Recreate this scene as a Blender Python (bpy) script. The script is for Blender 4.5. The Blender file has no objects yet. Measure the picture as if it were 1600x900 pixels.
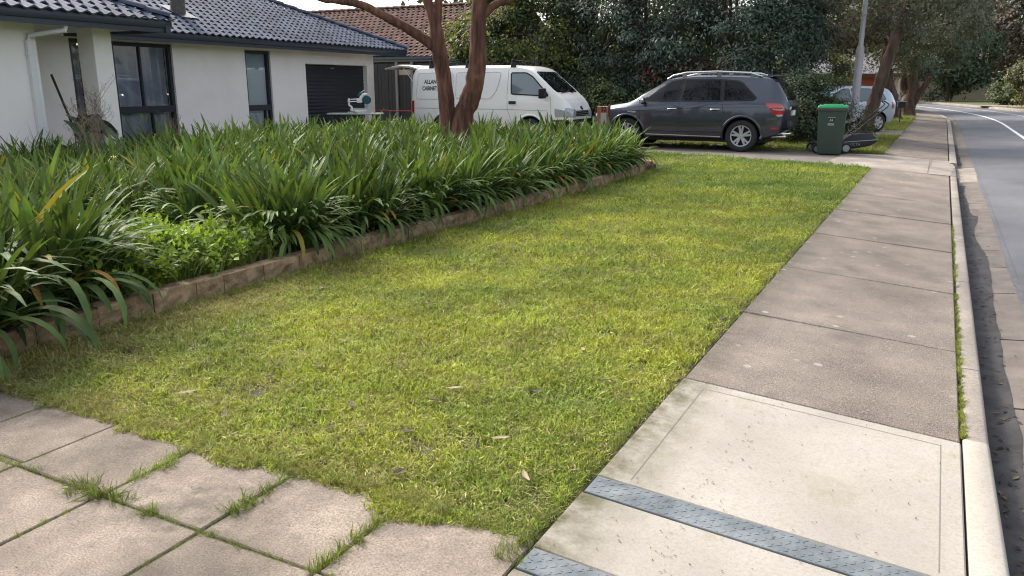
import bpy, bmesh, math, random
import numpy as np
from mathutils import Vector, Matrix
from mathutils.bvhtree import BVHTree
R = math.radians
rnd = random.Random(7)
nr = np.random.default_rng(11)
S = bpy.context.scene
C = S.collection
# ------------------------------------------------------------------ camera
cam = bpy.data.cameras.new('camera')
cam.sensor_width = 36.0
cam.lens = 36.0 * 1250 / 1600
cam.clip_start = 0.05
cam.clip_end = 2000
co = bpy.data.objects.new('camera', cam)
C.objects.link(co)
co.location = (0, 0, 1.47)
co.rotation_euler = (R(90 - 14.27), 0, R(27.7))
S.camera = co
# ------------------------------------------------------------------ sky and sun
SUN_EL, SUN_AZ = R(40), R(-70)          # azimuth from +Y (along the street) towards +X
w = bpy.data.worlds.new('World')
S.world = w
w.use_nodes = True
nt = w.node_tree
bg = nt.nodes['Background']
sky = nt.nodes.new('ShaderNodeTexSky')
sky.sky_type = 'NISHITA'
sky.sun_disc = False
sky.sun_elevation = SUN_EL
sky.sun_rotation = SUN_AZ
sky.air_density = 1.0
sky.dust_density = 4.0
sky.ozone_density = 1.0
hsv = nt.nodes.new('ShaderNodeHueSaturation')
hsv.inputs['Saturation'].default_value = 0.45
nt.links.new(sky.outputs[0], hsv.inputs['Color'])
nt.links.new(hsv.outputs[0], bg.inputs[0])
bg.inputs[1].default_value = 0.15
sl = bpy.data.lights.new('sun', 'SUN')
sl.energy = 1.45
sl.angle = R(11)
sl.color = (1.0, 0.93, 0.8)
so = bpy.data.objects.new('sun', sl)
C.objects.link(so)
sd = Vector((math.sin(SUN_AZ) * math.cos(SUN_EL), math.cos(SUN_AZ) * math.cos(SUN_EL), math.sin(SUN_EL)))
so.rotation_euler = sd.to_track_quat('Z', 'Y').to_euler()
so.location = (0, 0, 30)
S.view_settings.view_transform = 'Standard'
S.view_settings.look = 'None'
S.view_settings.gamma = 1
S.view_settings.exposure = 1.4
S.cycles.use_denoising = True
S.cycles.filter_width = 1.15
S.cycles.max_bounces = 8
S.cycles.transparent_max_bounces = 12

# ------------------------------------------------------------------ helpers
def obj(name, me, mat=None, parent=None, loc=None, rot=None, label=None, cat=None, group=None, kind=None, smooth=None):
    """link a mesh (or None for an Empty) as one object"""
    o = bpy.data.objects.new(name, me)
    C.objects.link(o)
    if parent is not None:
        o.parent = parent
    if loc is not None:
        o.location = loc
    if rot is not None:
        o.rotation_euler = rot
    if mat is not None and me is not None:
        if not me.materials:
            me.materials.append(mat)
    if smooth is not None and me is not None:
        shade(me, smooth)
    if label: o['label'] = label
    if cat: o['category'] = cat
    if group: o['group'] = group
    if kind: o['kind'] = kind
    return o

def empty(name, loc=(0, 0, 0), rz=0.0, **k):
    o = obj(name, None, loc=loc, rot=(0, 0, rz), **k)
    o.empty_display_size = 0.2
    return o

def shade(me, ang=40):
    me.shade_smooth()
    if ang < 180:
        me.set_sharp_from_angle(angle=R(ang))

class B:
    """collects geometry for one mesh"""
    def __init__(s):
        s.v = []; s.f = []
    def add(s, vs, fs):
        n = len(s.v)
        s.v += [tuple(p) for p in vs]
        s.f += [tuple(i + n for i in q) for q in fs]
        return s
    def box(s, x0, x1, y0, y1, z0, z1, mt=None):
        vs = [Vector(p) for p in ((x0, y0, z0), (x1, y0, z0), (x1, y1, z0), (x0, y1, z0), (x0, y0, z1), (x1, y0, z1), (x1, y1, z1), (x0, y1, z1))]
        if mt is not None:
            vs = [mt @ p for p in vs]
        return s.add(vs, [(3, 2, 1, 0), (4, 5, 6, 7), (0, 1, 5, 4), (1, 2, 6, 5), (2, 3, 7, 6), (3, 0, 4, 7)])
    def prism(s, poly, z0, z1):
        n = len(poly)
        vs = [(x, y, z0) for x, y in poly] + [(x, y, z1) for x, y in poly]
        fs = [tuple(range(n))[::-1], tuple(range(n, 2 * n))]
        fs += [(i, (i + 1) % n, n + (i + 1) % n, n + i) for i in range(n)]
        return s.add(vs, fs)
    def tube(s, pts, rad, n=8, cap=True):
        pts = [Vector(p) for p in pts]
        rr = rad if hasattr(rad, '__len__') else [rad] * len(pts)
        vs = []; up = None
        for i, p in enumerate(pts):
            a = pts[max(i - 1, 0)]; b = pts[min(i + 1, len(pts) - 1)]
            t = (b - a)
            t = t.normalized() if t.length > 1e-9 else Vector((0, 0, 1))
            if up is None:
                up = Vector((0, 0, 1)) if abs(t.z) < .9 else Vector((1, 0, 0))
            x = up.cross(t)
            if x.length < 1e-6:
                x = Vector((0, 1, 0)).cross(t)
            x.normalize(); y = t.cross(x); up = y
            for k in range(n):
                q = 2 * math.pi * k / n
                vs.append(p + x * (rr[i] * math.cos(q)) + y * (rr[i] * math.sin(q)))
        fs = []
        for i in range(len(pts) - 1):
            for k in range(n):
                k2 = (k + 1) % n
                fs.append((i * n + k, i * n + k2, (i + 1) * n + k2, (i + 1) * n + k))
        if cap:
            fs.append(tuple(range(n))[::-1])
            fs.append(tuple(range((len(pts) - 1) * n, len(pts) * n)))
        return s.add(vs, fs)
    def lathe(s, prof, n=24, axis='z', cx=0, cy=0, cz=0, cap=True):
        vs = []
        for r_, h_ in prof:
            for k in range(n):
                a = 2 * math.pi * k / n
                p = (r_ * math.cos(a), r_ * math.sin(a), h_)
                if axis == 'y':
                    p = (p[0], h_, p[1])
                elif axis == 'x':
                    p = (h_, p[0], p[1])
                vs.append((p[0] + cx, p[1] + cy, p[2] + cz))
        fs = []
        for i in range(len(prof) - 1):
            for k in range(n):
                k2 = (k + 1) % n
                q = (i * n + k, i * n + k2, (i + 1) * n + k2, (i + 1) * n + k)
                fs.append(q if axis != 'y' else q[::-1])
        if cap and prof[0][0] > 1e-4: fs.append(tuple(range(n))[::-1])
        if cap and prof[-1][0] > 1e-4: fs.append(tuple(range((len(prof) - 1) * n, len(prof) * n)))
        return s.add(vs, fs)
    def mesh(s, name, bevel=0, seg=1):
        me = bpy.data.meshes.new(name)
        me.from_pydata(s.v, [], s.f)
        if bevel:
            bm = bmesh.new(); bm.from_mesh(me)
            bmesh.ops.bevel(bm, geom=list(bm.edges), offset=bevel, segments=seg, affect='EDGES', profile=.6)
            bm.to_mesh(me); bm.free()
        me.update()
        return me

def np_mesh(name, V, F):
    """V (n,3), F (m,k) arrays -> mesh, fast"""
    me = bpy.data.meshes.new(name)
    V = np.asarray(V, np.float32); F = np.asarray(F, np.int32)
    m, k = F.shape
    me.vertices.add(len(V)); me.vertices.foreach_set('co', V.ravel())
    me.loops.add(m * k); me.loops.foreach_set('vertex_index', F.ravel())
    me.polygons.add(m)
    me.polygons.foreach_set('loop_start', np.arange(0, m * k, k, dtype=np.int32))
    me.update(calc_edges=True)
    return me

# ------------------------------------------------------------------ materials
def mat(name, col, rough=.6, metal=0, var=0.0, vscale=4.0, col2=None, bump=0.0, bscale=60.0, coat=0, spec=.5, island=0.0, speck=0.0, speck_scale=250, speckcol=None, trans=0.0, emit=0, moss=None, band=None, lichen=None, detail=6, stretch=None, grain=None, odd=None):
    m = bpy.data.materials.new(name)
    m.use_nodes = True
    t = m.node_tree; N = t.nodes; L = t.links
    p = N['Principled BSDF']; out = N['Material Output']
    p.inputs['Roughness'].default_value = rough
    p.inputs['Metallic'].default_value = metal
    p.inputs['Specular IOR Level'].default_value = spec
    p.inputs['Coat Weight'].default_value = coat
    p.inputs['Coat Roughness'].default_value = .03
    rgb = N.new('ShaderNodeRGB'); rgb.outputs[0].default_value = (*col, 1)
    cur = rgb.outputs[0]
    tc = N.new('ShaderNodeNewGeometry')
    pos = tc.outputs['Position']
    if stretch:
        vm = N.new('ShaderNodeVectorMath'); vm.operation = 'MULTIPLY'; vm.inputs[1].default_value = stretch; L.new(pos, vm.inputs[0]); pos = vm.outputs[0]
    def noise(scale, det=detail, rough_=.55, vec=None):
        n_ = N.new('ShaderNodeTexNoise'); n_.inputs['Scale'].default_value = scale
        n_.inputs['Detail'].default_value = det; n_.inputs['Roughness'].default_value = rough_
        L.new(vec or pos, n_.inputs['Vector'])
        return n_.outputs['Fac']
    def ramp(fac, a, b):
        r_ = N.new('ShaderNodeMapRange'); r_.inputs[1].default_value = a; r_.inputs[2].default_value = b
        L.new(fac, r_.inputs[0]); return r_.outputs[0]
    def mix(fac, a, b, mode='MIX'):
        x = N.new('ShaderNodeMix'); x.data_type = 'RGBA'; x.blend_type = mode
        if isinstance(fac, float): x.inputs[0].default_value = fac
        else: L.new(fac, x.inputs[0])
        for s_, i_ in ((a, 6), (b, 7)):
            if isinstance(s_, tuple): x.inputs[i_].default_value = (*s_, 1)
            else: L.new(s_, x.inputs[i_])
        return x.outputs[2]
    if col2 is not None:
        cur = mix(ramp(noise(vscale), .38, .64), cur, col2)
    if var:
        f = ramp(noise(vscale * 1.7), .25, .75)
        mr = N.new('ShaderNodeMapRange'); mr.inputs[3].default_value = 1 - var; mr.inputs[4].default_value = 1 + var
        L.new(f, mr.inputs[0])
        cur = mix(1.0, cur, mr.outputs[0], 'MULTIPLY')
    if speck:
        f = ramp(noise(speck_scale, 2), .5, .62)
        ml = N.new('ShaderNodeMath'); ml.operation = 'MULTIPLY'; ml.inputs[1].default_value = speck
        L.new(f, ml.inputs[0])
        cur = mix(ml.outputs[0], cur, speckcol or tuple(c * .4 for c in col))
    if grain:                               # exposed-aggregate salt and pepper
        gm = N.new('ShaderNodeMapRange'); gm.inputs[1].default_value = .3; gm.inputs[2].default_value = .7; gm.inputs[3].default_value = 1 - grain[0]; gm.inputs[4].default_value = 1 + grain[0]
        L.new(noise(grain[1], 3, .8), gm.inputs[0]); cur = mix(1.0, cur, gm.outputs[0], 'MULTIPLY')
    if moss:
        f = ramp(noise(moss[1], 8, .7), moss[2], moss[2] + .12)
        ml = N.new('ShaderNodeMath'); ml.operation = 'MULTIPLY'; ml.inputs[1].default_value = moss[3]
        L.new(f, ml.inputs[0])
        cur = mix(ml.outputs[0], cur, moss[0])
    if band:                                # damp, mossy margin beside the lawn
        sx = N.new('ShaderNodeSeparateXYZ'); L.new(pos, sx.inputs[0])
        a_ = N.new('ShaderNodeMapRange'); a_.inputs[1].default_value = band[1]; a_.inputs[2].default_value = band[2]; L.new(sx.outputs[0], a_.inputs[0])
        k_ = N.new('ShaderNodeMath'); k_.operation = 'MULTIPLY'; L.new(a_.outputs[0], k_.inputs[0]); L.new(ramp(noise(7, 8, .7), .3, .62), k_.inputs[1])
        k2 = N.new('ShaderNodeMath'); k2.operation = 'MULTIPLY'; k2.inputs[1].default_value = band[3]; L.new(k_.outputs[0], k2.inputs[0])
        cur = mix(k2.outputs[0], cur, band[0])
    if lichen:
        vo = N.new('ShaderNodeTexVoronoi'); vo.inputs['Scale'].default_value = lichen[1]; vo.inputs['Randomness'].default_value = 1; L.new(pos, vo.inputs['Vector'])
        r1 = N.new('ShaderNodeMapRange'); r1.inputs[1].default_value = .26; r1.inputs[2].default_value = .16; L.new(vo.outputs['Distance'], r1.inputs[0])
        sc_ = N.new('ShaderNodeSeparateColor'); L.new(vo.outputs['Color'], sc_.inputs[0])
        g1 = N.new('ShaderNodeMath'); g1.operation = 'GREATER_THAN'; g1.inputs[1].default_value = .90; L.new(sc_.outputs[0], g1.inputs[0])
        k_ = N.new('ShaderNodeMath'); k_.operation = 'MULTIPLY'; L.new(r1.outputs[0], k_.inputs[0]); L.new(g1.outputs[0], k_.inputs[1])
        k2 = N.new('ShaderNodeMath'); k2.operation = 'MULTIPLY'; k2.inputs[1].default_value = .75; L.new(k_.outputs[0], k2.inputs[0])
        cur = mix(k2.outputs[0], cur, lichen[0])
    if island:
        mr = N.new('ShaderNodeMapRange'); mr.inputs[3].default_value = 1 - island; mr.inputs[4].default_value = 1 + island
        L.new(tc.outputs['Random Per Island'], mr.inputs[0])
        cur = mix(1.0, cur, mr.outputs[0], 'MULTIPLY')
        oi = N.new('ShaderNodeObjectInfo')
        mr = N.new('ShaderNodeMapRange'); mr.inputs[3].default_value = 1 - island * .5; mr.inputs[4].default_value = 1 + island * .5
        L.new(oi.outputs['Random'], mr.inputs[0])
        cur = mix(1.0, cur, mr.outputs[0], 'MULTIPLY')
    if odd:                                 # the odd yellowed leaf
        gt = N.new('ShaderNodeMath'); gt.operation = 'GREATER_THAN'; gt.inputs[1].default_value = odd[1]; L.new(tc.outputs['Random Per Island'], gt.inputs[0])
        cur = mix(gt.outputs[0], cur, odd[0])
    L.new(cur, p.inputs['Base Color'])
    if bump:
        b_ = N.new('ShaderNodeBump'); b_.inputs['Strength'].default_value = bump; b_.inputs['Distance'].default_value = .01
        L.new(noise(bscale, 5, .65), b_.inputs['Height'])
        L.new(b_.outputs[0], p.inputs['Normal'])
    if trans:
        tr = N.new('ShaderNodeBsdfTranslucent'); ms = N.new('ShaderNodeMixShader'); ms.inputs[0].default_value = trans
        g_ = mix(1.0, cur, (1.0, 1.0, .45), 'MULTIPLY')
        L.new(g_, tr.inputs[0]); L.new(p.outputs[0], ms.inputs[1]); L.new(tr.outputs[0], ms.inputs[2])
        L.new(ms.outputs[0], out.inputs[0])
    if emit:
        p.inputs['Emission Color'].default_value = (*col, 1); p.inputs['Emission Strength'].default_value = emit
    return m

M = {}
M['lawn_soil'] = mat('lawn_soil', (.055, .048, .022), .95, var=.4, vscale=6, col2=(.07, .055, .03), bump=.6, bscale=80)
M['soil'] = mat('soil', (.075, .05, .032), .95, var=.4, vscale=5, bump=.8, bscale=40)
M['verge'] = mat('verge', (.085, .095, .028), .95, var=.35, vscale=3, col2=(.09, .10, .03), bump=.6, bscale=50)
M['asphalt'] = mat('asphalt', (.10, .10, .11), .8, grain=(.45, 70), moss=((.065, .063, .065), .7, .54, .6), var=.3, vscale=.5, speck=.35, speck_scale=120, speckcol=(.2, .2, .2), bump=.25, bscale=150)
M['path'] = mat('path', (.138, .110, .088), .88, var=.4, vscale=1.3, col2=(.205, .166, .134), speck=.6, speck_scale=120, speckcol=(.27, .23, .19), bump=.5, bscale=120, grain=(.75, 150), lichen=((.33, .31, .27), 9), moss=((.075, .06, .05), 1.3, .55, .55), band=((.05, .048, .025), -.80, -1.02, .7))
M['newconc'] = mat('newconc', (.37, .338, .298), .9, spec=.2, grain=(.10, 120), var=.12, vscale=1.2, col2=(.325, .295, .255), speck=.35, speck_scale=70, speckcol=(.27, .235, .17), bump=.15, bscale=100, moss=((.2, .195, .07), 2.2, .58, .4), band=((.085, .08, .035), -.74, -1.0, .95))
M['oldconc'] = mat('oldconc', (.31, .265, .225), .85, grain=(.3, 90), var=.25, vscale=1.4, col2=(.215, .185, .155), speck=.4, speck_scale=160, bump=.25, bscale=120)
M['gutterconc'] = mat('gutterconc', (.15, .125, .105), .85, var=.35, vscale=2.5, speck=.4, speck_scale=140, bump=.3, bscale=110)
M['darkconc'] = mat('darkconc', (.046, .043, .042), .75, spec=.2, var=.5, vscale=4, bump=.25, bscale=90)
M['paver'] = mat('paver', (.265, .217, .175), .92, spec=.15, var=.38, vscale=2.2, col2=(.155, .128, .105), speck=.45, speck_scale=130, speckcol=(.12, .10, .085), grain=(.4, 140), bump=.5, bscale=110, island=.12, moss=((.07, .062, .05), 1.9, .53, .65))
M['joint'] = mat('joint', (.10, .085, .045), .95, var=.5, vscale=20, col2=(.085, .10, .03), bump=.5)
M['plate'] = mat('plate', (.140, .157, .170), .85, .0, spec=.08, var=.35, vscale=7, col2=(.18, .196, .205), moss=((.16, .13, .09), 6, .58, .5), bump=.1, bscale=60)
M['brickedge'] = mat('brickedge', (.35, .245, .14), .9, var=.35, vscale=9, col2=(.21, .125, .072), bump=.9, bscale=55, island=.16, moss=((.09, .08, .04), 9, .52, .6), speck=.3, speck_scale=130)
M['linewhite'] = mat('linewhite', (.72, .72, .70), .7, var=.12, vscale=8)
M['render'] = mat('render', (.85, .795, .755), .9, var=.06, vscale=.9, bump=.08, bscale=120)
M['fascia'] = mat('fascia', (.030, .038, .055), .4, var=.05)
M['soffit'] = mat('soffit', (.62, .61, .60), .8)
M['rooftile'] = mat('rooftile', (.070, .083, .118), .7, spec=.18, var=.3, vscale=2, island=.35, bump=.12, bscale=70)
M['rooftile2'] = mat('rooftile2', (.125, .068, .054), .8, spec=.25, var=.35, vscale=2, island=.35, moss=((.2, .155, .12), 1.1, .56, .7))
M['frame'] = mat('frame', (.014, .017, .028), .35)
M['glass'] = mat('glass', (.035, .042, .055), .04, spec=.9)
M['curtain'] = mat('curtain', (.75, .75, .78), .9, var=.1)
M['blind'] = mat('blind', (.8, .86, .86), .6, var=.04)
M['roller'] = mat('roller', (.012, .015, .026), .42)
M['pipe'] = mat('pipe', (.70, .69, .68), .5)
M['timber_dark'] = mat('timber_dark', (.014, .012, .015), .7, var=.3, vscale=6, island=.15)
M['tan'] = mat('tan', (.36, .27, .2), .8)
M['bark'] = mat('bark', (.185, .088, .06), .95, spec=.15, var=.5, vscale=10, col2=(.085, .044, .034), bump=1.0, bscale=40, stretch=(1, 1, .16))
M['bark2'] = mat('bark2', (.14, .098, .075), .95, spec=.2, var=.4, vscale=6, col2=(.075, .05, .04), bump=1.0, bscale=30, stretch=(1, 1, .18))
M['barkdark'] = mat('barkdark', (.065, .036, .03), .9, var=.4, vscale=5, bump=.8, bscale=20)
def leafm(name, a, b, trans=.3, rough=.45, island=.45, vscale=1.3, odd=None, spec=.28):
    return mat(name, a, rough, odd=odd, var=.25, vscale=vscale, col2=b, island=island, trans=trans, detail=3, spec=spec)
M['agap'] = leafm('agap', (.078, .132, .040), (.125, .178, .048), .26, .55, .45, 2.5, odd=((.28, .23, .05), .975), spec=.18)
M['agap_dead'] = mat('agap_dead', (.36, .19, .04), .7, var=.3, trans=.2)
M['weed'] = leafm('weed', (.13, .25, .03), (.10, .20, .03), .35, .5, .35, 3)
M['leaf_dark'] = leafm('leaf_dark', (.054, .078, .044), (.072, .096, .058), .18, .55)
M['leaf_blue'] = leafm('leaf_blue', (.084, .112, .082), (.058, .088, .068), .18, .55)
M['leaf_mid'] = leafm('leaf_mid', (.086, .112, .038), (.062, .09, .036), .22, .55)
M['leaf_lime'] = leafm('leaf_lime', (.26, .28, .05), (.18, .21, .04), .35, .55)
M['leaf_olive'] = leafm('leaf_olive', (.115, .105, .042), (.08, .085, .034), .2)
M['leaf_gum'] = leafm('leaf_gum', (.080, .090, .060), (.108, .108, .074), .2, .55)
M['leaf_brown'] = leafm('leaf_brown', (.135, .10, .078), (.096, .084, .062), .2, .55)
M['leaf_red'] = leafm('leaf_red', (.20, .042, .022), (.11, .04, .025), .25, .55)
M['straw'] = mat('straw', (.30, .22, .16), .9, island=.3)
M['deadleaf'] = mat('deadleaf', (.055, .03, .022), .8, var=.4, vscale=60, island=.4)
M['vanwhite'] = mat('vanwhite', (.80, .785, .735), .3, coat=.6, var=.02)
M['carblack'] = mat('carblack', (.010, .010, .011), .6, spec=.3)
M['rubber'] = mat('rubber', (.018, .018, .019), .8, bump=.2)
M['suvgrey'] = mat('suvgrey', (.046, .053, .072), .28, .45, coat=1.0)
M['silverblue'] = mat('silverblue', (.42, .47, .53), .3, .3, coat=.8)
M['carglass'] = mat('carglass', (.005, .006, .008), .03, spec=.28)
M['carglass2'] = mat('carglass2', (.12, .15, .165), .04, spec=.9)
M['blueglass'] = mat('blueglass', (.10, .19, .30), .06, spec=.9)
M['alloy'] = mat('alloy', (.46, .46, .48), .3, .5)
M['chrome'] = mat('chrome', (.72, .72, .73), .12, 1.0)
M['seam'] = mat('seam', (.006, .006, .007), .7)
M['seamgrey'] = mat('seamgrey', (.30, .30, .29), .6)
M['redlamp'] = mat('redlamp', (.45, .012, .015), .12, coat=1)
M['clearlamp'] = mat('clearlamp', (.34, .36, .38), .12, coat=1, var=.25, vscale=9)
M['plastic'] = mat('plastic', (.014, .015, .018), .5, spec=.4)
M['bingreen'] = mat('bingreen', (.028, .050, .037), .5, var=.06)
M['binlid'] = mat('binlid', (.010, .24, .075), .4)
M['poly_white'] = mat('poly_white', (.75, .75, .72), .6)
M['pole'] = mat('pole', (.44, .45, .49), .45, .3, var=.06)
M['polelow'] = mat('polelow', (.42, .39, .41), .55, .1, var=.08)
M['redbrick'] = mat('redbrick', (.30, .075, .045), .85, var=.25, vscale=20, island=.15, bump=.3)
M['mortar'] = mat('mortar', (.30, .26, .22), .9)
M['zinc'] = mat('zinc', (.33, .35, .33), .5, .4)
M['sawteal'] = mat('sawteal', (.01, .13, .15), .4)
M['metalgrey'] = mat('metalgrey', (.5, .5, .5), .35, .8)
M['creamwall'] = mat('creamwall', (.50, .43, .36), .9, var=.08)
M['greyroof'] = mat('greyroof', (.13, .125, .14), .7, var=.2)
M['yellow'] = mat('yellow', (.8, .62, .03), .5)
# ================================================================== SETTING
def cs(u):                               # the street bends to the left far off
    return -max(0.0, u - 40) ** 2 / 240.0
def ribbon(vl, vr, zl, zr, us, skirt=0.0):
    b = B(); vs = []
    for u in us:
        c = cs(u); vs += [(vl + c, u, zl), (vr + c, u, zr)]
    fs = [(2 * i, 2 * i + 1, 2 * i + 3, 2 * i + 2) for i in range(len(us) - 1)]
    if skirt:
        n = len(vs)
        vs += [(x, y, z - skirt) for x, y, z in vs]
        for i in range(len(us) - 1):
            fs += [(2 * i, 2 * i + 2, n + 2 * i + 2, n + 2 * i), (2 * i + 1, n + 2 * i + 1, n + 2 * i + 3, 2 * i + 3)]
        fs.append((0, n, n + 1, 1))
    return b.add(vs, fs)
US = [-6, 0, 20, 40] + [42 + 2.5 * i for i in range(26)]
b = B().add([(-700, -200, -.4), (700, -200, -.4), (700, 900, -.4), (-700, 900, -.4)], [(0, 1, 2, 3)])
obj('ground', b.mesh('ground'), M['verge'], kind='structure')
obj('verge', ribbon(-90, -1.03, -.035, -.035, US, .2).mesh('verge'), M['verge'], kind='structure')
obj('verge_far_side', ribbon(5.85, 130, .0, .8, US, .3).mesh('verge2'), M['verge'], kind='structure')
# road with its markings
road = obj('road', ribbon(.70, 5.7, -.185, -.15, US).mesh('road'), M['asphalt'], kind='structure')
obj('edge_line', ribbon(2.34, 2.45, -.1695, -.1685, US).mesh('edge_line'), M['linewhite'], road)
obj('far_lane_line', ribbon(4.3, 4.36, -.1555, -.1545, US[4:]).mesh('far_lane_line'), M['linewhite'], road)
obj('kerb_far_side', ribbon(5.66, 5.86, -.03, .0, US, .2).mesh('kerb_far'), M['oldconc'], kind='structure')
# gravel driveway mouth across the road
b = B().add([(1.5, 67.2, .02), (5.5, 63.2, .02), (9.5, 66.0, .06), (5.0, 70.5, .03)], [(0, 1, 2, 3)])
obj('gravel_crossover', b.mesh('gravel'), M['oldconc'], kind='structure')

def fallz(v): return -(v + 1.03) * .07
def slab_mesh(v0, v1, u0, u1, th=.12, g=.006, bev=.006, dz=0, sh=None, wob=0):
    b = B(); c0, c1 = cs(u0), cs(u1)
    a, bb = v0 + g, v1 - g
    pts = [(a + c0, u0 + g), (bb + c0, u0 + g), (bb + c1, u1 - g), (a + c1, u1 - g)]
    j = [rnd.uniform(-wob, wob) for _ in range(4)]
    top = [(x, y, fallz(min(max(x - cs(y), -1.03), .4)) + dz + k) for (x, y), k in zip(pts, j)]
    low = [(x, y, z - th) for x, y, z in top]
    b.add(low + top, [(3, 2, 1, 0), (4, 5, 6, 7), (0, 1, 5, 4), (1, 2, 6, 5), (2, 3, 7, 6), (3, 0, 4, 7)])
    return b.mesh('slab', bev)
path = obj('footpath', ribbon(-1.02, .34, -.06, -.15, US).mesh('footpath_bed'), M['joint'], kind='structure')
near = [3.87, 5.28, 6.84, 8.6, 10.4, 12.1, 13.9, 16.03]
for i in range(len(near) - 1):
    obj('slab', slab_mesh(-1.03, .25, near[i], near[i + 1], wob=.004, g=.007), M['path'], path)
obj('slab', slab_mesh(-1.03, .25, 2.66, 3.87, g=.004), M['newconc'], path, label='pale new concrete slab with steel drain covers')
obj('slab', slab_mesh(-1.03, .25, 2.10, 2.52, g=.002), M['newconc'], path)
obj('slab', slab_mesh(-1.03, .25, .4, 1.97, g=.002), M['newconc'], path)
u = 19.3
far = []
while u < 62:
    far.append(u); u += rnd.uniform(1.6, 2.0)
for i in range(len(far) - 1):
    obj('slab', slab_mesh(-1.03, .25, far[i], far[i + 1], wob=.006, g=.01), M['path'], path)
# trowelled margins on the new slab (fine scored lines)
def strip(x0, y0, x1, y1, wd, mt_, name, par, dz=.0012):
    d = Vector((x1 - x0, y1 - y0)); d.normalize(); q = Vector((-d.y, d.x)) * wd / 2
    p = [(x0 + q.x, y0 + q.y), (x0 - q.x, y0 - q.y), (x1 - q.x, y1 - q.y), (x1 + q.x, y1 + q.y)]
    b = B().add([(x, y, fallz(x) + dz) for x, y in p], [(0, 1, 2, 3)])
    return obj(name, b.mesh(name), mt_, par)
M['score'] = mat('score', (.19, .17, .135), .9)
for a in ((-.90, 2.70, -.90, 3.79), (.165, 2.70, .165, 3.79), (-.90, 3.78, .165, 3.78)):
    strip(*a, .0035, M['score'], 'score_line', path)
# chequer plate drain covers let into the slab
def chequer(u0, u1, label):
    t = empty('drain_cover', (0, 0, 0), label=label, cat='drain cover', group='steel drain covers across the footpath')
    g = .003
    b = B()
    vv = [(-1.02, u0 + g), (.20, u0 + g), (.20, u1 - g), (-1.02, u1 - g)]
    top = [(x, y, fallz(x) + .002) for x, y in vv]
    b.add([(x, y, z - .03) for x, y, z in top] + top, [(3, 2, 1, 0), (4, 5, 6, 7), (0, 1, 5, 4), (1, 2, 6, 5), (2, 3, 7, 6), (3, 0, 4, 7)])
    obj('plate', b.mesh('plate', .002), M['plate'], t)
    b = B(); k = 0
    x = -1.0
    while x < .18:
        for r_ in range(5):
            y = u0 + .018 + r_ * (u1 - u0 - .036) / 4
            a = R(45 if (k + r_) % 2 else -45)
            mt_ = Matrix.Translation((x, y, fallz(x) + .0025)) @ Matrix.Rotation(a, 4, 'Z')
            b.box(-.011, .011, -.0022, .0022, -.001, .0006, mt_)
        x += .026; k += 1
    o = obj('raised_tread', b.mesh('raised_tread'), M['plate'], t); o['kind'] = 'stuff'
chequer(2.52, 2.66, 'blue-grey steel chequer plate drain cover in the pale slab, farther from the paved driveway')
chequer(1.97, 2.10, 'blue-grey steel chequer plate drain cover cut off by the bottom edge')
# kerb stones and gutter
def kerb_mesh(u0, u1, v0=.262, v1=.362, top=-.094, drop=.12, g=.005):
    c0, c1 = cs(u0), cs(u1); prof = [(v0, top - .15), (v0, top - .006), (v0 + .012, top), (v1 - .018, top - .002), (v1 - .006, top - .007), (v1, top - .02), (v1 + .022, top - drop), (v1 + .022, top - .2)]
    n = len(prof)
    vs = [(x + c0, u0 + g, z) for x, z in prof] + [(x + c1, u1 - g, z) for x, z in prof]
    fs = [(i, i + 1, n + i + 1, n + i)[::-1] for i in range(n - 1)] + [tuple(range(n)), tuple(range(n, 2 * n))[::-1]]
    me = B().add(vs, fs).mesh('kerbstone'); return me
kerb = obj('kerb', ribbon(.25, .375, -.2, -.2, US).mesh('kerb_bed'), M['joint'], kind='structure')
ks = [.4, 2.4, 3.93]
km = kerb_mesh(.4, 3.93, .2545, .362, -.0905)
for v_ in km.vertices:
    if v_.co.x > .30: v_.co.x += .045 * min(1, (3.93 - v_.co.y) / 1.6)
obj('kerbstone', km, M['newconc'], kerb, smooth=50)
ks = [3.93, 5.0, 7.35, 9.3, 9.45, 11.9, 14.2, 16.1]
for i in range(len(ks) - 1):
    obj('kerbstone', kerb_mesh(ks[i], ks[i + 1]), M['oldconc'], kerb, smooth=50)
obj('kerbstone', kerb_mesh(16.1, 18.9, top=-.15, drop=.05), M['oldconc'], kerb, smooth=50, label='lowered kerb across the driveway mouth')
u = 18.9
while u < 62:
    u2 = u + rnd.uniform(1.6, 2.4)
    obj('kerbstone', kerb_mesh(u, u2, v1=.40), M['oldconc'], kerb, smooth=50); u = u2
gut = obj('gutter', ribbon(.37, .76, -.245, -.21, US).mesh('gutter_bed'), M['joint'], kind='structure')
def gut_mesh(u0, u1, va, vb, za, zb, g=.011):
    c0, c1 = cs(u0), cs(u1)
    j = rnd.uniform(-.012, .012)
    vs = [(va + c0, u0 + g, za), (vb + c0 + j, u0 + g, zb), (vb + c1 - j, u1 - g, zb), (va + c1, u1 - g, za)]
    vs += [(x, y, z - .06) for x, y, z in vs]
    return B().add(vs, [(0, 1, 2, 3), (0, 4, 5, 1), (1, 5, 6, 2), (2, 6, 7, 3), (3, 7, 4, 0)]).mesh('gutter_slab')
us_ = [.6, 2.2, 3.4, 4.75, 6.1, 7.5, 8.6, 9.5, 10.4, 12.6, 13.3, 16.2, 19.0]
while us_[-1] < 62: us_.append(us_[-1] + rnd.uniform(1.3, 2.1))
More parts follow.
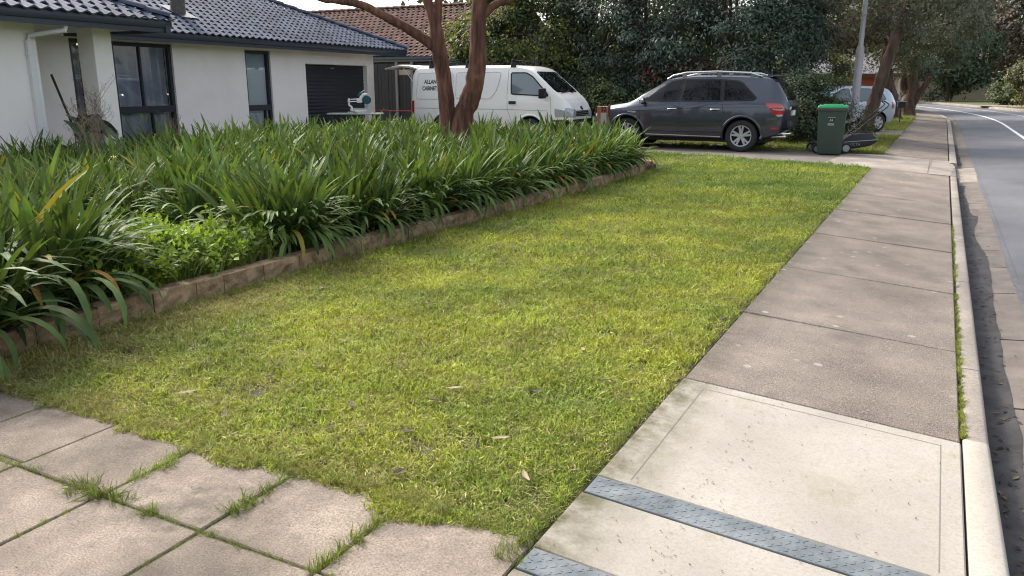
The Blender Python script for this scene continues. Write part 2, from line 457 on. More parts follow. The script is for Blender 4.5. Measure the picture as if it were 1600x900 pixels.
for i in range(len(us_) - 1):
    wv = .56 + .03 * math.sin(us_[i] * 2.1) if us_[i] < 22 else .47
    gm = M['gutterconc'] if not 16 < us_[i] < 19 else M['oldconc']
    # the channel next to the kerb is covered by a darker sheet
    ob = obj('gutter_slab', gut_mesh(us_[i], us_[i + 1], .378, .725, -.212, -.183), gm, gut)
from mathutils import noise as _mn
def mn2(t): return _mn.noise(Vector((t, 1.7, 4.2))) * 2
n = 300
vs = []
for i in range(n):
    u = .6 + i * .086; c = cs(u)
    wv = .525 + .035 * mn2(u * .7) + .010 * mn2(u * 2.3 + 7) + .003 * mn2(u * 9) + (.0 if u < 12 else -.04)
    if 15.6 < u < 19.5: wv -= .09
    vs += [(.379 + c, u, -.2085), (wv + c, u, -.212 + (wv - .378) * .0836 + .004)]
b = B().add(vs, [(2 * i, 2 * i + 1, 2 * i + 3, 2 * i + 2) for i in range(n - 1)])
obj('dark_channel', b.mesh('dark_channel'), M['darkconc'], gut)  # much darker strip along the kerb foot, with a wavy outer edge
# ragged bitumen lip along the gutter
vs = []
for i in range(200):
    u = .5 + i * .3; c = cs(u)
    vs += [(.712 + rnd.uniform(-.012, .012) + c, u, -.1785), (.76 + c, u, -.181)]
b = B().add(vs, [(2 * i, 2 * i + 1, 2 * i + 3, 2 * i + 2) for i in range(199)])
obj('bitumen_lip', b.mesh('bitumen_lip'), M['asphalt'], road)

# driveway beyond the lawn with its pale apron
drv = obj('driveway', B().prism([(-1.04, 16.05), (-5.4, 17.55), (-9, 17.75), (-14.3, 17.9), (-14.3, 22.6), (-9, 22.4), (-6.5, 21.2), (-2.4, 20.2), (-1.8, 19.3), (-1.04, 19.28)], -.12, -.008).mesh('driveway'), mat('drv', (.15, .13, .115), .85, var=.25, vscale=1.2, speck=.4, speck_scale=120, bump=.3), kind='structure')
obj('apron', B().add([(-1.03, 16.06, -.002), (.25, 16.09, -.09), (.36, 16.6, -.135), (.36, 18.6, -.135), (.25, 19.25, -.09), (-1.03, 19.25, -.002)], [(0, 1, 2, 3, 4, 5)]).mesh('apron'), M['oldconc'], drv)
obj('apron_edge', B().add([(-1.95, 16.42, -.003), (-1.03, 16.07, -.003), (-1.03, 19.2, -.003), (-1.75, 19.2, -.003)], [(0, 1, 2, 3)]).mesh('apron_edge'), M['oldconc'], drv)
strip(-.1, 16.2, -.1, 19.1, .012, M['joint'], 'apron_joint', drv, .003)
# next driveways farther along
for k, (u0, u1) in enumerate(((27.6, 29.6), (44.0, 46.5))):
    obj('driveway_strip', B().add([(-9, u0, -.025), (-1.04, u0 - .3, -.012), (-1.04, u1 + .3, -.012), (-9, u1, -.025)], [(0, 1, 2, 3)]).mesh('driveway_strip'), M['oldconc'], drv)

# paved driveway at the front: square pavers
pav = obj('paved_driveway', B().add([(-7, -2, -.022), (-1.035, -2, -.022), (-1.035, 2.17, -.022), (-7, 2.17, -.022)], [(0, 1, 2, 3)]).mesh('paver_bed'), M['joint'], kind='structure')
vj = [-1.035, -1.575, -2.085, -2.61, -3.125, -3.62, -4.13, -4.64, -5.15, -5.66]
uj = [2.155, 1.675, 1.165, .655, .14, -.37]
for i in range(len(vj) - 1):
    for k in range(len(uj) - 1):
        a0, a1 = vj[i + 1], vj[i]
        off = .22 if (i >= 4 and k >= 0) else 0
        y1 = uj[k]; y0 = uj[k + 1]
        if i >= 4 and k == 0: y0 = uj[1] + .03
        b = B(); g = .0045 + rnd.uniform(0, .003)
        z = [-.012 + rnd.uniform(-.004, .004) for _ in range(4)]
        vs = [(a0 + g, y0 + g), (a1 - g, y0 + g), (a1 - g, y1 - g), (a0 + g, y1 - g)]
        top = [(x, y, zz) for (x, y), zz in zip(vs, z)]
        b.add([(x, y, zz - .05) for x, y, zz in top] + top, [(3, 2, 1, 0), (4, 5, 6, 7), (0, 1, 5, 4), (1, 2, 6, 5), (2, 3, 7, 6), (3, 0, 4, 7)])
        obj('paver', b.mesh('paver', .005), M['paver'], pav)

# lawn soil and raised garden bed
LAWN = [(-1.035, 2.16), (-1.035, 16.03), (-2.2, 16.45), (-5.4, 17.5), (-6.6, 17.2), (-5.6, 15.2), (-4.42, 14.2), (-4.40, 9.0), (-4.48, 6), (-4.52, 2.17)]
lawn = obj('lawn', B().prism(LAWN, -.1, -.018).mesh('lawn'), M['lawn_soil'], kind='structure')
BED = [(-4.50, 2.3), (-4.52, 6), (-4.44, 9.0), (-4.46, 14.1), (-5.3, 15.0), (-6.4, 15.9), (-13.6, 17.6), (-13.6, 8.8), (-11.3, 8.7), (-11.2, 2.3)]
vs = [(x, y, .10) for x, y in BED]
bed = obj('garden_bed', B().prism(BED, -.05, .085).mesh('garden_bed'), M['soil'], kind='structure')
# brick edging: each block its own piece
edg = empty('brick_edging', label='low brown split-block edging between garden bed and lawn', cat='edging')
line = [(-4.53, 2.22), (-4.545, 3.3), (-4.555, 6), (-4.45, 9.0), (-4.45, 13.0), (-4.62, 14.1), (-5.1, 14.9), (-5.7, 15.6)]
def along(line, step, gap):
    out = []; carry = 0
    pts = [Vector(p) for p in line]
    seg = [(pts[i], pts[i + 1]) for i in range(len(pts) - 1)]
    tot = sum((q - p).length for p, q in seg); s = 0
    while s < tot - .1:
        l = step * rnd.choice((1, 1, 1, .62, .9)); m = s + l / 2
        acc = 0
        for p, q in seg:
            d = (q - p).length
            if acc + d >= m or (p, q) == seg[-1]:
                t = (m - acc) / d; out.append((p + (q - p) * t, (q - p).normalized(), l - gap)); break
            acc += d
        s += l
    return out
for p, d, l in along(line, .40, .008):
    yaw = math.atan2(d.y, d.x) + rnd.uniform(-.02, .02)
    b = B(); nx, nz = 5, 4
    hw, hh, ht = l / 2, .075, .13 + rnd.uniform(-.008, .006)
    # split face: front grid with uneven relief
    def P_(i, k, side):
        x = -hw + 2 * hw * i / nx; z = -.045 + (ht + .045) * k / nz
        e_ = (i in (0, nx)) or (k in (0, nz))
        y = -hh + (rnd.uniform(-.012, .014) if not e_ else .008)
        return (x + (rnd.uniform(-.004, .004) if not e_ else 0), y, z)
    vs = [P_(i, k, 0) for k in range(nz + 1) for i in range(nx + 1)]
    fs = [(k * (nx + 1) + i, k * (nx + 1) + i + 1, (k + 1) * (nx + 1) + i + 1, (k + 1) * (nx + 1) + i) for k in range(nz) for i in range(nx)]
    n0 = len(vs)
    vs += [(-hw, hh, -.045), (hw, hh, -.045), (hw, hh, ht), (-hw, hh, ht)]
    t0 = nz * (nx + 1)
    fs += [tuple([t0 + i for i in range(nx + 1)] + [n0 + 2, n0 + 3])]
    fs += [tuple([k * (nx + 1) for k in range(nz, -1, -1)] + [n0, n0 + 3])[::-1], tuple([k * (nx + 1) + nx for k in range(nz + 1)] + [n0 + 2, n0 + 1])[::-1]]
    b.add(vs, fs)
    obj('block', b.mesh('block'), M['brickedge'], edg, (p.x, p.y, 0), (rnd.uniform(-.03, .03), 0, yaw))
# ================================================================== HOUSE
def wglass(name, tint, refl):
    m = bpy.data.materials.new(name); m.use_nodes = True
    t = m.node_tree; N = t.nodes; L = t.links
    N.remove(N['Principled BSDF'])
    tr = N.new('ShaderNodeBsdfTransparent'); tr.inputs[0].default_value = (*tint, 1)
    gl = N.new('ShaderNodeBsdfGlossy'); gl.inputs['Roughness'].default_value = .015
    fr = N.new('ShaderNodeFresnel'); fr.inputs[0].default_value = 1.5
    ad = N.new('ShaderNodeMath'); ad.operation = 'ADD'; ad.inputs[1].default_value = refl; ad.use_clamp = True
    mx = N.new('ShaderNodeMixShader')
    L.new(fr.outputs[0], ad.inputs[0]); L.new(ad.outputs[0], mx.inputs[0])
    L.new(tr.outputs[0], mx.inputs[1]); L.new(gl.outputs[0], mx.inputs[2]); L.new(mx.outputs[0], N['Material Output'].inputs[0])
    return m
M['wglass'] = wglass('wglass', (.62, .66, .72), .10)
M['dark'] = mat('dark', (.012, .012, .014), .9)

house = empty('white_house', (-14.079, 20.17, 0), R(5), label='white rendered single-storey house with charcoal tiled hip roof', cat='house')
PITCH = math.tan(R(24)); EZ = 2.45
# main front wall with openings: built from panels round the openings
b = B()
XW = -.5
def wallseg(y0, y1, z0, z1, x=XW, th=.22): b.box(x - th, x, y0, y1, z0, z1)
HT = 2.30
wallseg(-14.0, -10.85, 0, HT); wallseg(-10.85, -10.49, 2.26, HT)
wallseg(-10.49, -9.96, 0, HT)
wallseg(-9.96, -8.50, 2.25, HT); wallseg(-9.96, -8.5, 0, .12)
wallseg(-8.50, -6.37, 0, HT); wallseg(-6.37, -5.5, 2.23, HT); wallseg(-6.37, -5.5, 0, .12)
wallseg(-5.5, -4.18, 0, HT); wallseg(-4.18, -1.38, 1.98, HT); wallseg(-1.38, -1.03, 0, HT)
b.box(-9, -.72, -1.25, -1.031, 0, HT)                      # end wall beside the driveway
obj('wall', b.mesh('wall'), M['render'], house)
b = B()
b.box(1.436, 1.656, -19, -13.14, 0, HT); b.box(-.5, 1.43, -13.36, -13.142, 0, HT)
obj('wing_wall', b.mesh('wing_wall'), M['render'], house)
b = B(); b.box(1.32, 1.65, -12.19, -11.86, 0, HT)
obj('porch_column', b.mesh('porch_column', .006), M['render'], house)
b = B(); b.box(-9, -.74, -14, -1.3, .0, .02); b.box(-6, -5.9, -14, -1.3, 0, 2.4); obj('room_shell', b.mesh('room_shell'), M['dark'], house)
# soffits, gutters, fascias
b = B(); b.box(-.52, -.03, -11.2, -.03, 2.302, 2.318); b.box(-9, -.52, -1.03, -.03, 2.302, 2.318); b.box(-.5, 2.12, -19, -11.2, 2.302, 2.318)
obj('soffit', b.mesh('soffit'), M['soffit'], house)
def gutter(b, p, q, nrm):
    # box gutter with rounded lip and fascia board below it
    p, q, nrm = Vector(p), Vector(q), Vector(nrm)
    prof = [(-.12, -.19), (-.02, -.19), (-.02, -.125), (.0, -.12), (.012, -.09), (.012, -.018), (.004, 0.0), (-.016, .0), (-.02, -.02), (-.12, -.03)]
    n = len(prof)
    vs = [p + nrm * x + Vector((0, 0, z)) for x, z in prof] + [q + nrm * x + Vector((0, 0, z)) for x, z in prof]
    fs = [(i, (i + 1) % n, n + (i + 1) % n, n + i) for i in range(n)] + [tuple(range(n))[::-1], tuple(range(n, 2 * n))]
    b.add(vs, fs)
b = B()
gutter(b, (0, -11.2, EZ), (0, .0, EZ), (1, 0, 0)); gutter(b, (-9, .0, EZ), (0.012, .0, EZ), (0, 1, 0))
obj('gutter', b.mesh('gutter'), M['fascia'], house, smooth=50)
b = B()
gutter(b, (2.156, -19, EZ), (2.156, -11.14, EZ), (1, 0, 0)); gutter(b, (-.1, -11.14, EZ), (2.168, -11.14, EZ), (0, 1, 0))
obj('wing_gutter', b.mesh('wing_gutter'), M['fascia'], house, smooth=50)
# downpipe on the wing
b = B(); b.box(1.66, 1.72, -13.32, -13.225, 0, 2.06); 
b.tube([(1.69, -13.27, 2.04), (1.70, -13.26, 2.12), (1.9, -13.1, 2.17), (2.06, -12.98, 2.2), (2.07, -12.97, 2.27)], .036, 10)
b.box(1.655, 1.726, -13.335, -13.21, 1.86, 1.885)
obj('downpipe', b.mesh('downpipe'), M['pipe'], house)

# roof: under-sheet and tiles
roof = obj('roof', B().add([(-.02, -13, EZ - .03), (-.02, -.02, EZ - .03), (-5, -5, EZ - .03 + 5 * PITCH), (-5, -13, EZ - .03 + 5 * PITCH), (-10, .0, EZ - .03)],
     [(0, 1, 2, 3), (1, 4, 2)]).mesh('roof'), M['fascia'], house)
obj('wing_roof', B().add([(2.13, -18.6, EZ - .03), (2.13, -11.16, EZ - .03), (-1.55, -14.84, EZ - .03 + 3.68 * PITCH), (-4, -14.84, EZ - .03 + 3.68 * PITCH), (-2, -11.16, EZ - .03), (-4, -18.6, EZ - .03)],
     [(0, 1, 2), (1, 4, 3, 2), (0, 2, 3, 5)]).mesh('wing_roof'), M['fascia'], house)
def tile_mesh(W_=.205, L_=.25, ns=8, amp=.019, lift=.024):
    vs = []; fs = []
    prof = []
    for i in range(ns + 1):
        t = i / ns
        z = amp * (math.cos(2 * math.pi * t) if t > .0 else 1)
        prof.append((t * W_, z))
    for (x, z) in prof: vs.append((x, 0, z + lift))                 # front top   (local y = up the slope)
    for (x, z) in prof: vs.append((x, L_, z))
    for (x, z) in prof: vs.append((x, .0, z + lift - .022))
    n = ns + 1
    for i in range(ns):
        fs.append((i, i + 1, n + i + 1, n + i)); fs.append((2 * n + i, 2 * n + i + 1, i + 1, i))
    fs.append((0, n, 2 * n)); fs.append((ns, 2 * n + ns, n + ns))
    return vs, fs
tvs, tfs = tile_mesh()
tile_me = B().add(tvs, tfs).mesh('roof_tile'); tile_me.materials.append(M['rooftile']); shade(tile_me, 40)
a24 = R(24)
# frames: tile x runs along +y of the house, tile y runs up the slope
def slope_frame(ox):            # slope rising towards -x from the eave at x = ox
    up = Vector((-math.cos(a24), 0, math.sin(a24))); ax = Vector((0, 1, 0)); nz = ax.cross(up)
    return Matrix(((ax.x, up.x, nz.x, ox), (ax.y, up.y, nz.y, 0), (ax.z, up.z, nz.z, EZ), (0, 0, 0, 1)))
camloc = Vector((12.27, -21.3, 1.47))
tiles = []
for ox, ymin, ycorner, rows in ((.03, -11.0, 0.0, 24), (2.186, -18.6, -11.14, 18)):
    fr = slope_frame(ox)
    for r_ in range(rows):
        s0 = r_ * .205 - .02
        run = (s0 + .12) * math.cos(a24)
        ylim = ycorner - run
        y = ymin + (.1 if r_ % 2 else 0)
        if ox < 1: 
            y = -13.0 + (.1 if r_ % 2 else 0)
        while y < ylim:
            # main slope only behind the wing's own roof
            hid = ox < 1 and y < -11.2 and (.03 - run) > -4 and r_ < 9
            if not hid:
                m_ = fr @ Matrix.Translation((y, s0, rnd.uniform(0, .006)))
                tiles.append(((m_.translation - camloc).length, m_, y + .3 > ylim + .0))
            y += .203
tiles.sort(key=lambda q: q[0])
def inframe(p):
    q = Matrix.Translation((-14.079, 20.17, 0)) @ Matrix.Rotation(R(5), 4, 'Z') @ p
    d = co_inv @ q
    return d.z < 0 and abs(d.x / d.z) < .66 and -.37 < -d.y / d.z < .375
co_inv = (Matrix.Translation(co.location) @ co.rotation_euler.to_matrix().to_4x4()).inverted()
seen = [t for t in tiles if inframe(t[1].translation)]
ind = set(id(t) for t in seen[:300])
V_, F_ = [], []
tv = np.array(tvs)
rest = B()
for t in tiles:
    if id(t) in ind:
        o = obj('roof_tile', tile_me, None, roof); o.matrix_local = t[1]
    else:
        rest.add([t[1] @ Vector(p) for p in tvs], tfs)
o = obj('roof_tiles', rest.mesh('roof_tiles'), M['rooftile'], roof, smooth=40); o['kind'] = 'stuff'
def caps(p, q, nm, parent, r_=.10, step=.36, mt_=None):
    p, q = Vector(p), Vector(q); d = (q - p); n_ = int(d.length / step); d.normalize()
    sd_ = d.cross(Vector((0, 0, 1))).normalized(); up = sd_.cross(d)
    b = B()
    k = 9
    for j, (s_, rr, dz) in enumerate(((0, r_ * 1.05, .02), (step * 1.06, r_ * .95, 0))):
        for i in range(k):
            a = math.pi * (i / (k - 1)) 
            b.v.append(tuple(d * s_ + sd_ * (rr * math.cos(a)) + up * (rr * .75 * math.sin(a) + dz)))
    b.f = [(i, i + 1, k + i + 1, k + i) for i in range(k - 1)] + [tuple(range(k))]
    me = b.mesh(nm); me.materials.append(mt_ or M['rooftile']); shade(me, 50)
    for i in range(n_):
        obj(nm, me, None, parent, p + d * (i * step))
def up_(x, y, ox, oy, lift=.03):   # point on hip at inset k
    return (x, y, EZ + lift + PITCH * (ox - x))
caps((.0, .0, EZ + .03), (-5, -5, EZ + .03 + 5 * PITCH), 'ridge_cap', roof)
caps((2.15, -11.15, EZ + .03), (-1.5, -14.8, EZ + .03 + 3.65 * PITCH), 'ridge_cap', roof)
# flue on the roof
b = B(); zf = EZ + PITCH * .98
b.lathe([(.15, -.1), (.15, .55), (.17, .56), (.17, .7), (.1, .72)], 14, cx=-.98, cy=-7.74, cz=zf)
obj('flue', b.mesh('flue'), mat('flue', (.06, .055, .06), .6, var=.3, vscale=10, moss=((.12, .1, .03), 9, .5, .8)), roof, smooth=40)
obj('flue_flashing', B().add([(-.68, -7.97, zf - .30 * PITCH + .07), (-.68, -7.5, zf - .30 * PITCH + .07), (-1.28, -7.5, zf + .30 * PITCH + .07), (-1.28, -7.97, zf + .30 * PITCH + .07)], [(0, 1, 2, 3)]).mesh('flue_flashing'), M['fascia'], roof)

# windows
def window(name, y0, y1, z0, z1, rails, mull, curtain, lbl=None, x=XW, headtrim=False):
    wn = obj(name, None, None, house); 
    fw = .07; xr = x - .07
    b = B()
    b.box(xr - .05, xr + .03, y0 + .002, y0 + fw, z0, z1); b.box(xr - .05, xr + .03, y1 - fw, y1 - .002, z0, z1)
    b.box(xr - .05, xr + .03, y0 + fw, y1 - fw, z1 - fw, z1 - .002); b.box(xr - .05, xr + .03, y0 + fw, y1 - fw, z0 + .002, z0 + fw)
    obj('window_frame', b.mesh('window_frame'), M['frame'], wn)
    zs = [z0 + fw] + [r_ for r_ in rails] + [z1 - fw]
    b = B()
    for za, zb in rails_ if False else [(r_ - .0, r_ + .13) for r_ in rails]:
        b.box(xr - .045, xr + .032, y0 + fw, y1 - fw, za, zb)
    if rails: obj('transom', b.mesh('transom'), M['frame'], wn)
    lev = [z0 + fw] + [q for r_ in rails for q in (r_, r_ + .13)] + [z1 - fw]
    for i in range(0, len(lev), 2):
        ys = [y0 + fw] + list(mull[i // 2] if i // 2 < len(mull) else []) + [y1 - fw]
        for k in range(len(ys) - 1):
            ya = ys[k] + (.02 if k else 0); yb = ys[k + 1] - (.02 if k < len(ys) - 2 else 0)
            obj('pane', B().add([(xr - .01, ya, lev[i]), (xr - .01, yb, lev[i]), (xr - .01, yb, lev[i + 1]), (xr - .01, ya, lev[i + 1])], [(0, 1, 2, 3)]).mesh('pane'), M['wglass'], wn)
            if k: obj('mullion', B().box(xr - .04, xr + .02, ys[k] - .02, ys[k] + .02, lev[i], lev[i + 1]).mesh('mullion'), M['frame'], wn)
    if curtain == 'curtain':
        n_ = 90; vs = []
        for i in range(n_):
            t = i / (n_ - 1); yy = y0 + (y1 - y0) * t
            xx = xr - .19 + .06 * math.sin(t * 44 + 1.5 * math.sin(t * 9)) + .02 * math.sin(t * 23)
            vs += [(xx, yy, z0), (xx, yy, z1)]
        obj('curtain', B().add(vs, [(2 * i, 2 * i + 2, 2 * i + 3, 2 * i + 1) for i in range(n_ - 1)]).mesh('curtain'), M['curtain'], wn, smooth=180)
    elif curtain == 'blind':
        obj('blind', B().add([(xr - .06, y0, z0), (xr - .06, y1, z0), (xr - .06, y1, z1), (xr - .06, y0, z1)], [(0, 1, 2, 3)]).mesh('blind'), M['blind'], wn)
    return wn
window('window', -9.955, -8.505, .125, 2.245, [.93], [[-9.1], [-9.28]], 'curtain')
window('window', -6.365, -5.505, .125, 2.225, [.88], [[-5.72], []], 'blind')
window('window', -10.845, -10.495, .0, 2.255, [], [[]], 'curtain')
obj('window_head', B().box(XW - .02, XW + .012, -10.0, -8.46, 2.252, 2.285).mesh('window_head'), M['pipe'], house)
# garage roller door with its corrugated curtain
vs = []; n_ = 44
for i in range(n_ + 1):
    z = .02 + 1.95 * i / n_; x = XW - .13 + (.014 if i % 2 else 0)
    vs += [(x, -4.175, z), (x, -1.385, z)]
obj('roller_door', B().add(vs, [(2 * i, 2 * i + 1, 2 * i + 3, 2 * i + 2) for i in range(n_)]).mesh('roller_door'), M['roller'], house)
obj('roller_handle', B().box(XW - .13, XW - .10, -2.95, -2.80, 1.88, 1.9).mesh('roller_handle'), M['metalgrey'], house)

# ---- neighbour's house with brown tiles
nb = empty('brown_roofed_house', (-20, 25, 0), label='neighbouring house with weathered brown tile roof behind the white van', cat='house')
obj('wall', B().box(-12, 5.1, .55, 7, 0, 2.3).mesh('nwall'), mat('brownwall', (.10, .07, .06), .9, var=.2, vscale=5), nb)
b = B(); gutter(b, (5.5, 0, 2.47), (-12, 0, 2.47), (0, -1, 0)); obj('gutter', b.mesh('ngutter'), mat('ngut', (.07, .08, .10), .5), nb)
obj('soffit', B().box(-12, 5.45, .05, .55, 2.29, 2.31).mesh('nsoffit'), M['soffit'], nb)
nroof = obj('roof', B().add([(-12, 0, 2.44), (5.5, 0, 2.44), (5.5, 4, 4.53), (-12, 4, 4.53), (5.5, 8, 2.44), (-12, 8, 2.44)], [(0, 1, 2, 3), (3, 2, 4, 5)]).mesh('nroof'), M['rooftile2'], nb)
an = math.atan2(2.09, 4.0)
upn = Vector((0, math.cos(an), math.sin(an))); axn = Vector((1, 0, 0)); nzn = axn.cross(upn)
frn = Matrix(((axn.x, upn.x, nzn.x, 0), (axn.y, upn.y, nzn.y, 0), (axn.z, upn.z, nzn.z, 2.46), (0, 0, 0, 1)))
t2, f2 = tile_mesh(W_=.26, L_=.33, ns=5, amp=.024, lift=.03)
rest = B()
for r_ in range(17):
    for k in range(63):
        m_ = frn @ Matrix.Translation((-11 + k * .258 + (.13 if r_ % 2 else 0), r_ * .27 - .03, rnd.uniform(0, .008)))
        rest.add([m_ @ Vector(p) for p in t2], f2)
o = obj('roof_tiles', rest.mesh('roof_tiles2'), M['rooftile2'], nroof); o['kind'] = 'stuff'
caps((-12, 4, 4.56), (5.5, 4, 4.56), 'ridge_cap', nroof, .11, .4, M['rooftile2'])
# ---- dark timber side fence
fe = empty('timber_fence', (-15, 22.95, 0), label='tall charcoal board fence between the garage and the van', cat='fence')
x = -3.4
bm_ = B().box(0, .138, -.01, .01, .03, 2.15).mesh('board'); bm_.materials.append(M['timber_dark'])
while x < 3.2:
    if not (-1.45 < x < -.9):
        obj('board', bm_, None, fe, (x, rnd.uniform(-.006, .006), 0))
    else:
        o = obj('board', bm_, None, fe, (x, 0, 0)); o.scale = (1, 1, .82)
    x += .146
obj('infill_panel', B().box(-1.38, -.84, .0, .03, 1.79, 2.14).mesh('infill_panel'), M['tan'], fe)
for xx in (-1.43, -.8):
    obj('post', B().box(xx - .045, xx + .045, -.06, -.012, 0, 2.2).mesh('post'), mat('postm', (.16, .15, .15), .7), fe)
obj('rail', B().box(-3.4, 3.2, .012, .05, .3, .38).mesh('rail'), M['timber_dark'], fe)
# ================================================================== VEHICLES
def kn(x, pts, sm=.0):
    """piecewise-linear knots, optionally smoothed"""
    px, py = zip(*pts)
    if not sm: return np.interp(x, px, py)
    off = np.linspace(-sm, sm, 9); wt = 1 - np.abs(off) / (sm * 1.15)
    acc = sum(w_ * np.interp(np.clip(x + o_, px[0], px[-1]), px, py) for o_, w_ in zip(off, wt))
    return acc / wt.sum()
def ev(o):
    dg = bpy.context.evaluated_depsgraph_get(); dg.update()
    return bpy.data.meshes.new_from_object(o.evaluated_get(dg))
def body_mesh(x, zb, zs, zr, wb, ws, wr, tum=None, crown=.03):
    """loft: bottom, sill, belt and roof curves along the length -> closed mesh"""
    rows = []
    for i in range(len(x)):
        hb, hs, hr = zb[i], zs[i], zr[i]
        top = hr - hs
        zm = hb + (hs - hb) * .52
        half = [(0, hb), (wb[i] * .86, hb), (wb[i] * .97, hb + .03), (wb[i], hb + .10 * (hs - hb) / .6), (ws[i] * 1.0, hb + (hs - hb) * .35), (ws[i] * 1.008, zm), (ws[i] * .998, hs - .10 * (hs - hb)), (ws[i] * .985, hs),
                (ws[i] + (wr[i] - ws[i]) * .30 - .006, hs + top * .25), (ws[i] + (wr[i] - ws[i]) * .62, hs + top * .55), (wr[i] + .012, hs + top * .82), (wr[i] * .975, hs + top * .93), (wr[i] * .88, hr - crown * .45), (wr[i] * .5, hr - crown * .08), (0, hr)]
        rows.append(half)
    n = len(rows[0]); vs = []; fs = []
    for i, hf in enumerate(rows):
        ring = [(y, z) for y, z in hf] + [(-y, z) for y, z in hf[-2:0:-1]]
        vs += [(x[i], y, z) for y, z in ring]
    k = 2 * n - 2
    for i in range(len(rows) - 1):
        for j in range(k):
            j2 = (j + 1) % k
            fs.append((i * k + j, i * k + j2, (i + 1) * k + j2, (i + 1) * k + j))
    fs.append(tuple(range(k))[::-1]); fs.append(tuple(range((len(rows) - 1) * k, len(rows) * k)))
    return B().add(vs, fs).mesh('body')
def cut_wheels(me, paint, spots, r_, depth=.34, hw=.9):
    me.materials.append(paint)
    o = bpy.data.objects.new('tmp_body', me); C.objects.link(o)
    cu = B()
    for (x, z) in spots:
        for s_ in (-1, 1):
            cu.lathe([(r_, (hw - depth) * s_ if s_ > 0 else -(hw + .2)), (r_, (hw + .2) if s_ > 0 else -(hw - depth))], 40, 'y', cx=x, cz=z)
    cm = cu.mesh('cut'); cm.materials.append(M['carblack'])
    bmc = bmesh.new(); bmc.from_mesh(cm); bmesh.ops.recalc_face_normals(bmc, faces=bmc.faces); bmc.to_mesh(cm); bmc.free()
    bmc = bmesh.new(); bmc.from_mesh(me); bmesh.ops.recalc_face_normals(bmc, faces=bmc.faces); bmc.to_mesh(me); bmc.free()
    c = bpy.data.objects.new('tmp_cut', cm); C.objects.link(c)
    md = o.modifiers.new('b', 'BOOLEAN'); md.object = c; md.operation = 'DIFFERENCE'; md.solver = 'EXACT'; md.material_mode = 'TRANSFER'
    out = ev(o)
    bpy.data.objects.remove(o); bpy.data.objects.remove(c)
    shade(out, 38)
    return out
class Skin:
    """drops patches, seams and ribbons onto a body surface"""
    def __init__(s, me):
        bm = bmesh.new(); bm.from_mesh(me); s.t = BVHTree.FromBMesh(bm); bm.free()
    def hit(s, view, a, b_):
        if view == 'L': o, d = Vector((a, 3, b_)), Vector((0, -1, 0))
        elif view == 'R': o, d = Vector((a, -3, b_)), Vector((0, 1, 0))
        elif view == 'F': o, d = Vector((5, a, b_)), Vector((-1, 0, 0))
        elif view == 'B': o, d = Vector((-5, a, b_)), Vector((1, 0, 0))
        else: o, d = Vector((a, b_, 5)), Vector((0, 0, -1))
        h_ = s.t.ray_cast(o, d)
        return (h_[0], h_[1], d) if h_[0] is not None else (None, None, d)
    def patch(s, view, poly, off=.004, rings=6, step=.06, rim=True):
        pts = []
        n = len(poly)
        for i in range(n):
            p, q = Vector(poly[i]), Vector(poly[(i + 1) % n]); k = max(1, int((q - p).length / step))
            pts += [p + (q - p) * (j / k) for j in range(k)]
        c = sum(pts, Vector((0, 0))) / len(pts)
        b = B(); m = len(pts); vs = []
        last = None
        for r_ in range(rings + 1):
            f = 1 - r_ / (rings + .0) * .96
            for p in pts:
                q = c + (p - c) * f
                h_, nn, d = s.hit(view, q.x, q.y)
                if h_ is None:
                    h_ = last if last is not None else Vector((0, 0, 0)); nn = -d
                last = h_
                vs.append(h_ - d * off)
        fs = [(r_ * m + j, r_ * m + (j + 1) % m, (r_ + 1) * m + (j + 1) % m, (r_ + 1) * m + j) for r_ in range(rings) for j in range(m)]
        fs.append(tuple(range(rings * m, rings * m + m)))
        if rim:
            base = len(vs)
            _, _, d = s.hit(view, c.x, c.y)
            vs += [v + d * (off + .012) for v in vs[:m]]
            fs += [(base + j, base + (j + 1) % m, (j + 1) % m, j) for j in range(m)]
        me = B().add(vs, fs).mesh('patch')
        bm = bmesh.new(); bm.from_mesh(me); bmesh.ops.recalc_face_normals(bm, faces=bm.faces); bm.to_mesh(me); bm.free()
        shade(me, 60)
        return me
    def seam(s, view, line, wd=.009, off=.0015, step=.05, closed=False):
        pts = []
        ln = list(line) + ([line[0]] if closed else [])
        for i in range(len(ln) - 1):
            p, q = Vector(ln[i]), Vector(ln[i + 1]); k = max(1, int((q - p).length / step))
            pts += [p + (q - p) * (j / k) for j in range(k)]
        pts.append(Vector(ln[-1]))
        vs = []
        for i, p in enumerate(pts):
            a, c = pts[max(i - 1, 0)], pts[min(i + 1, len(pts) - 1)]
            t = (c - a)
            if t.length < 1e-6: t = Vector((1, 0))
            t.normalize(); q = Vector((-t.y, t.x)) * wd / 2
            for sg in (1, -1):
                h_, nn, d = s.hit(view, p.x + q.x * sg, p.y + q.y * sg)
                if h_ is None: h_ = Vector(vs[-1]) if vs else Vector((0, 0, 0)); 
                vs.append(h_ - d * off)
        return B().add(vs, [(2 * i, 2 * i + 1, 2 * i + 3, 2 * i + 2) for i in range(len(pts) - 1)]).mesh('seam')
def rounded(poly, r_=.05, k=4):
    out = []; n = len(poly)
    for i in range(n):
        p0, p, p1 = Vector(poly[i - 1]), Vector(poly[i]), Vector(poly[(i + 1) % n])
        a, c = (p0 - p), (p1 - p); ra = min(r_, a.length * .45, c.length * .45)
        A_, C_ = p + a.normalized() * ra, p + c.normalized() * ra
        for j in range(k + 1):
            t = j / k; out.append(tuple((A_ * (1 - t) + p * t) * (1 - t) + (p * (1 - t) + C_ * t) * t))
    return out
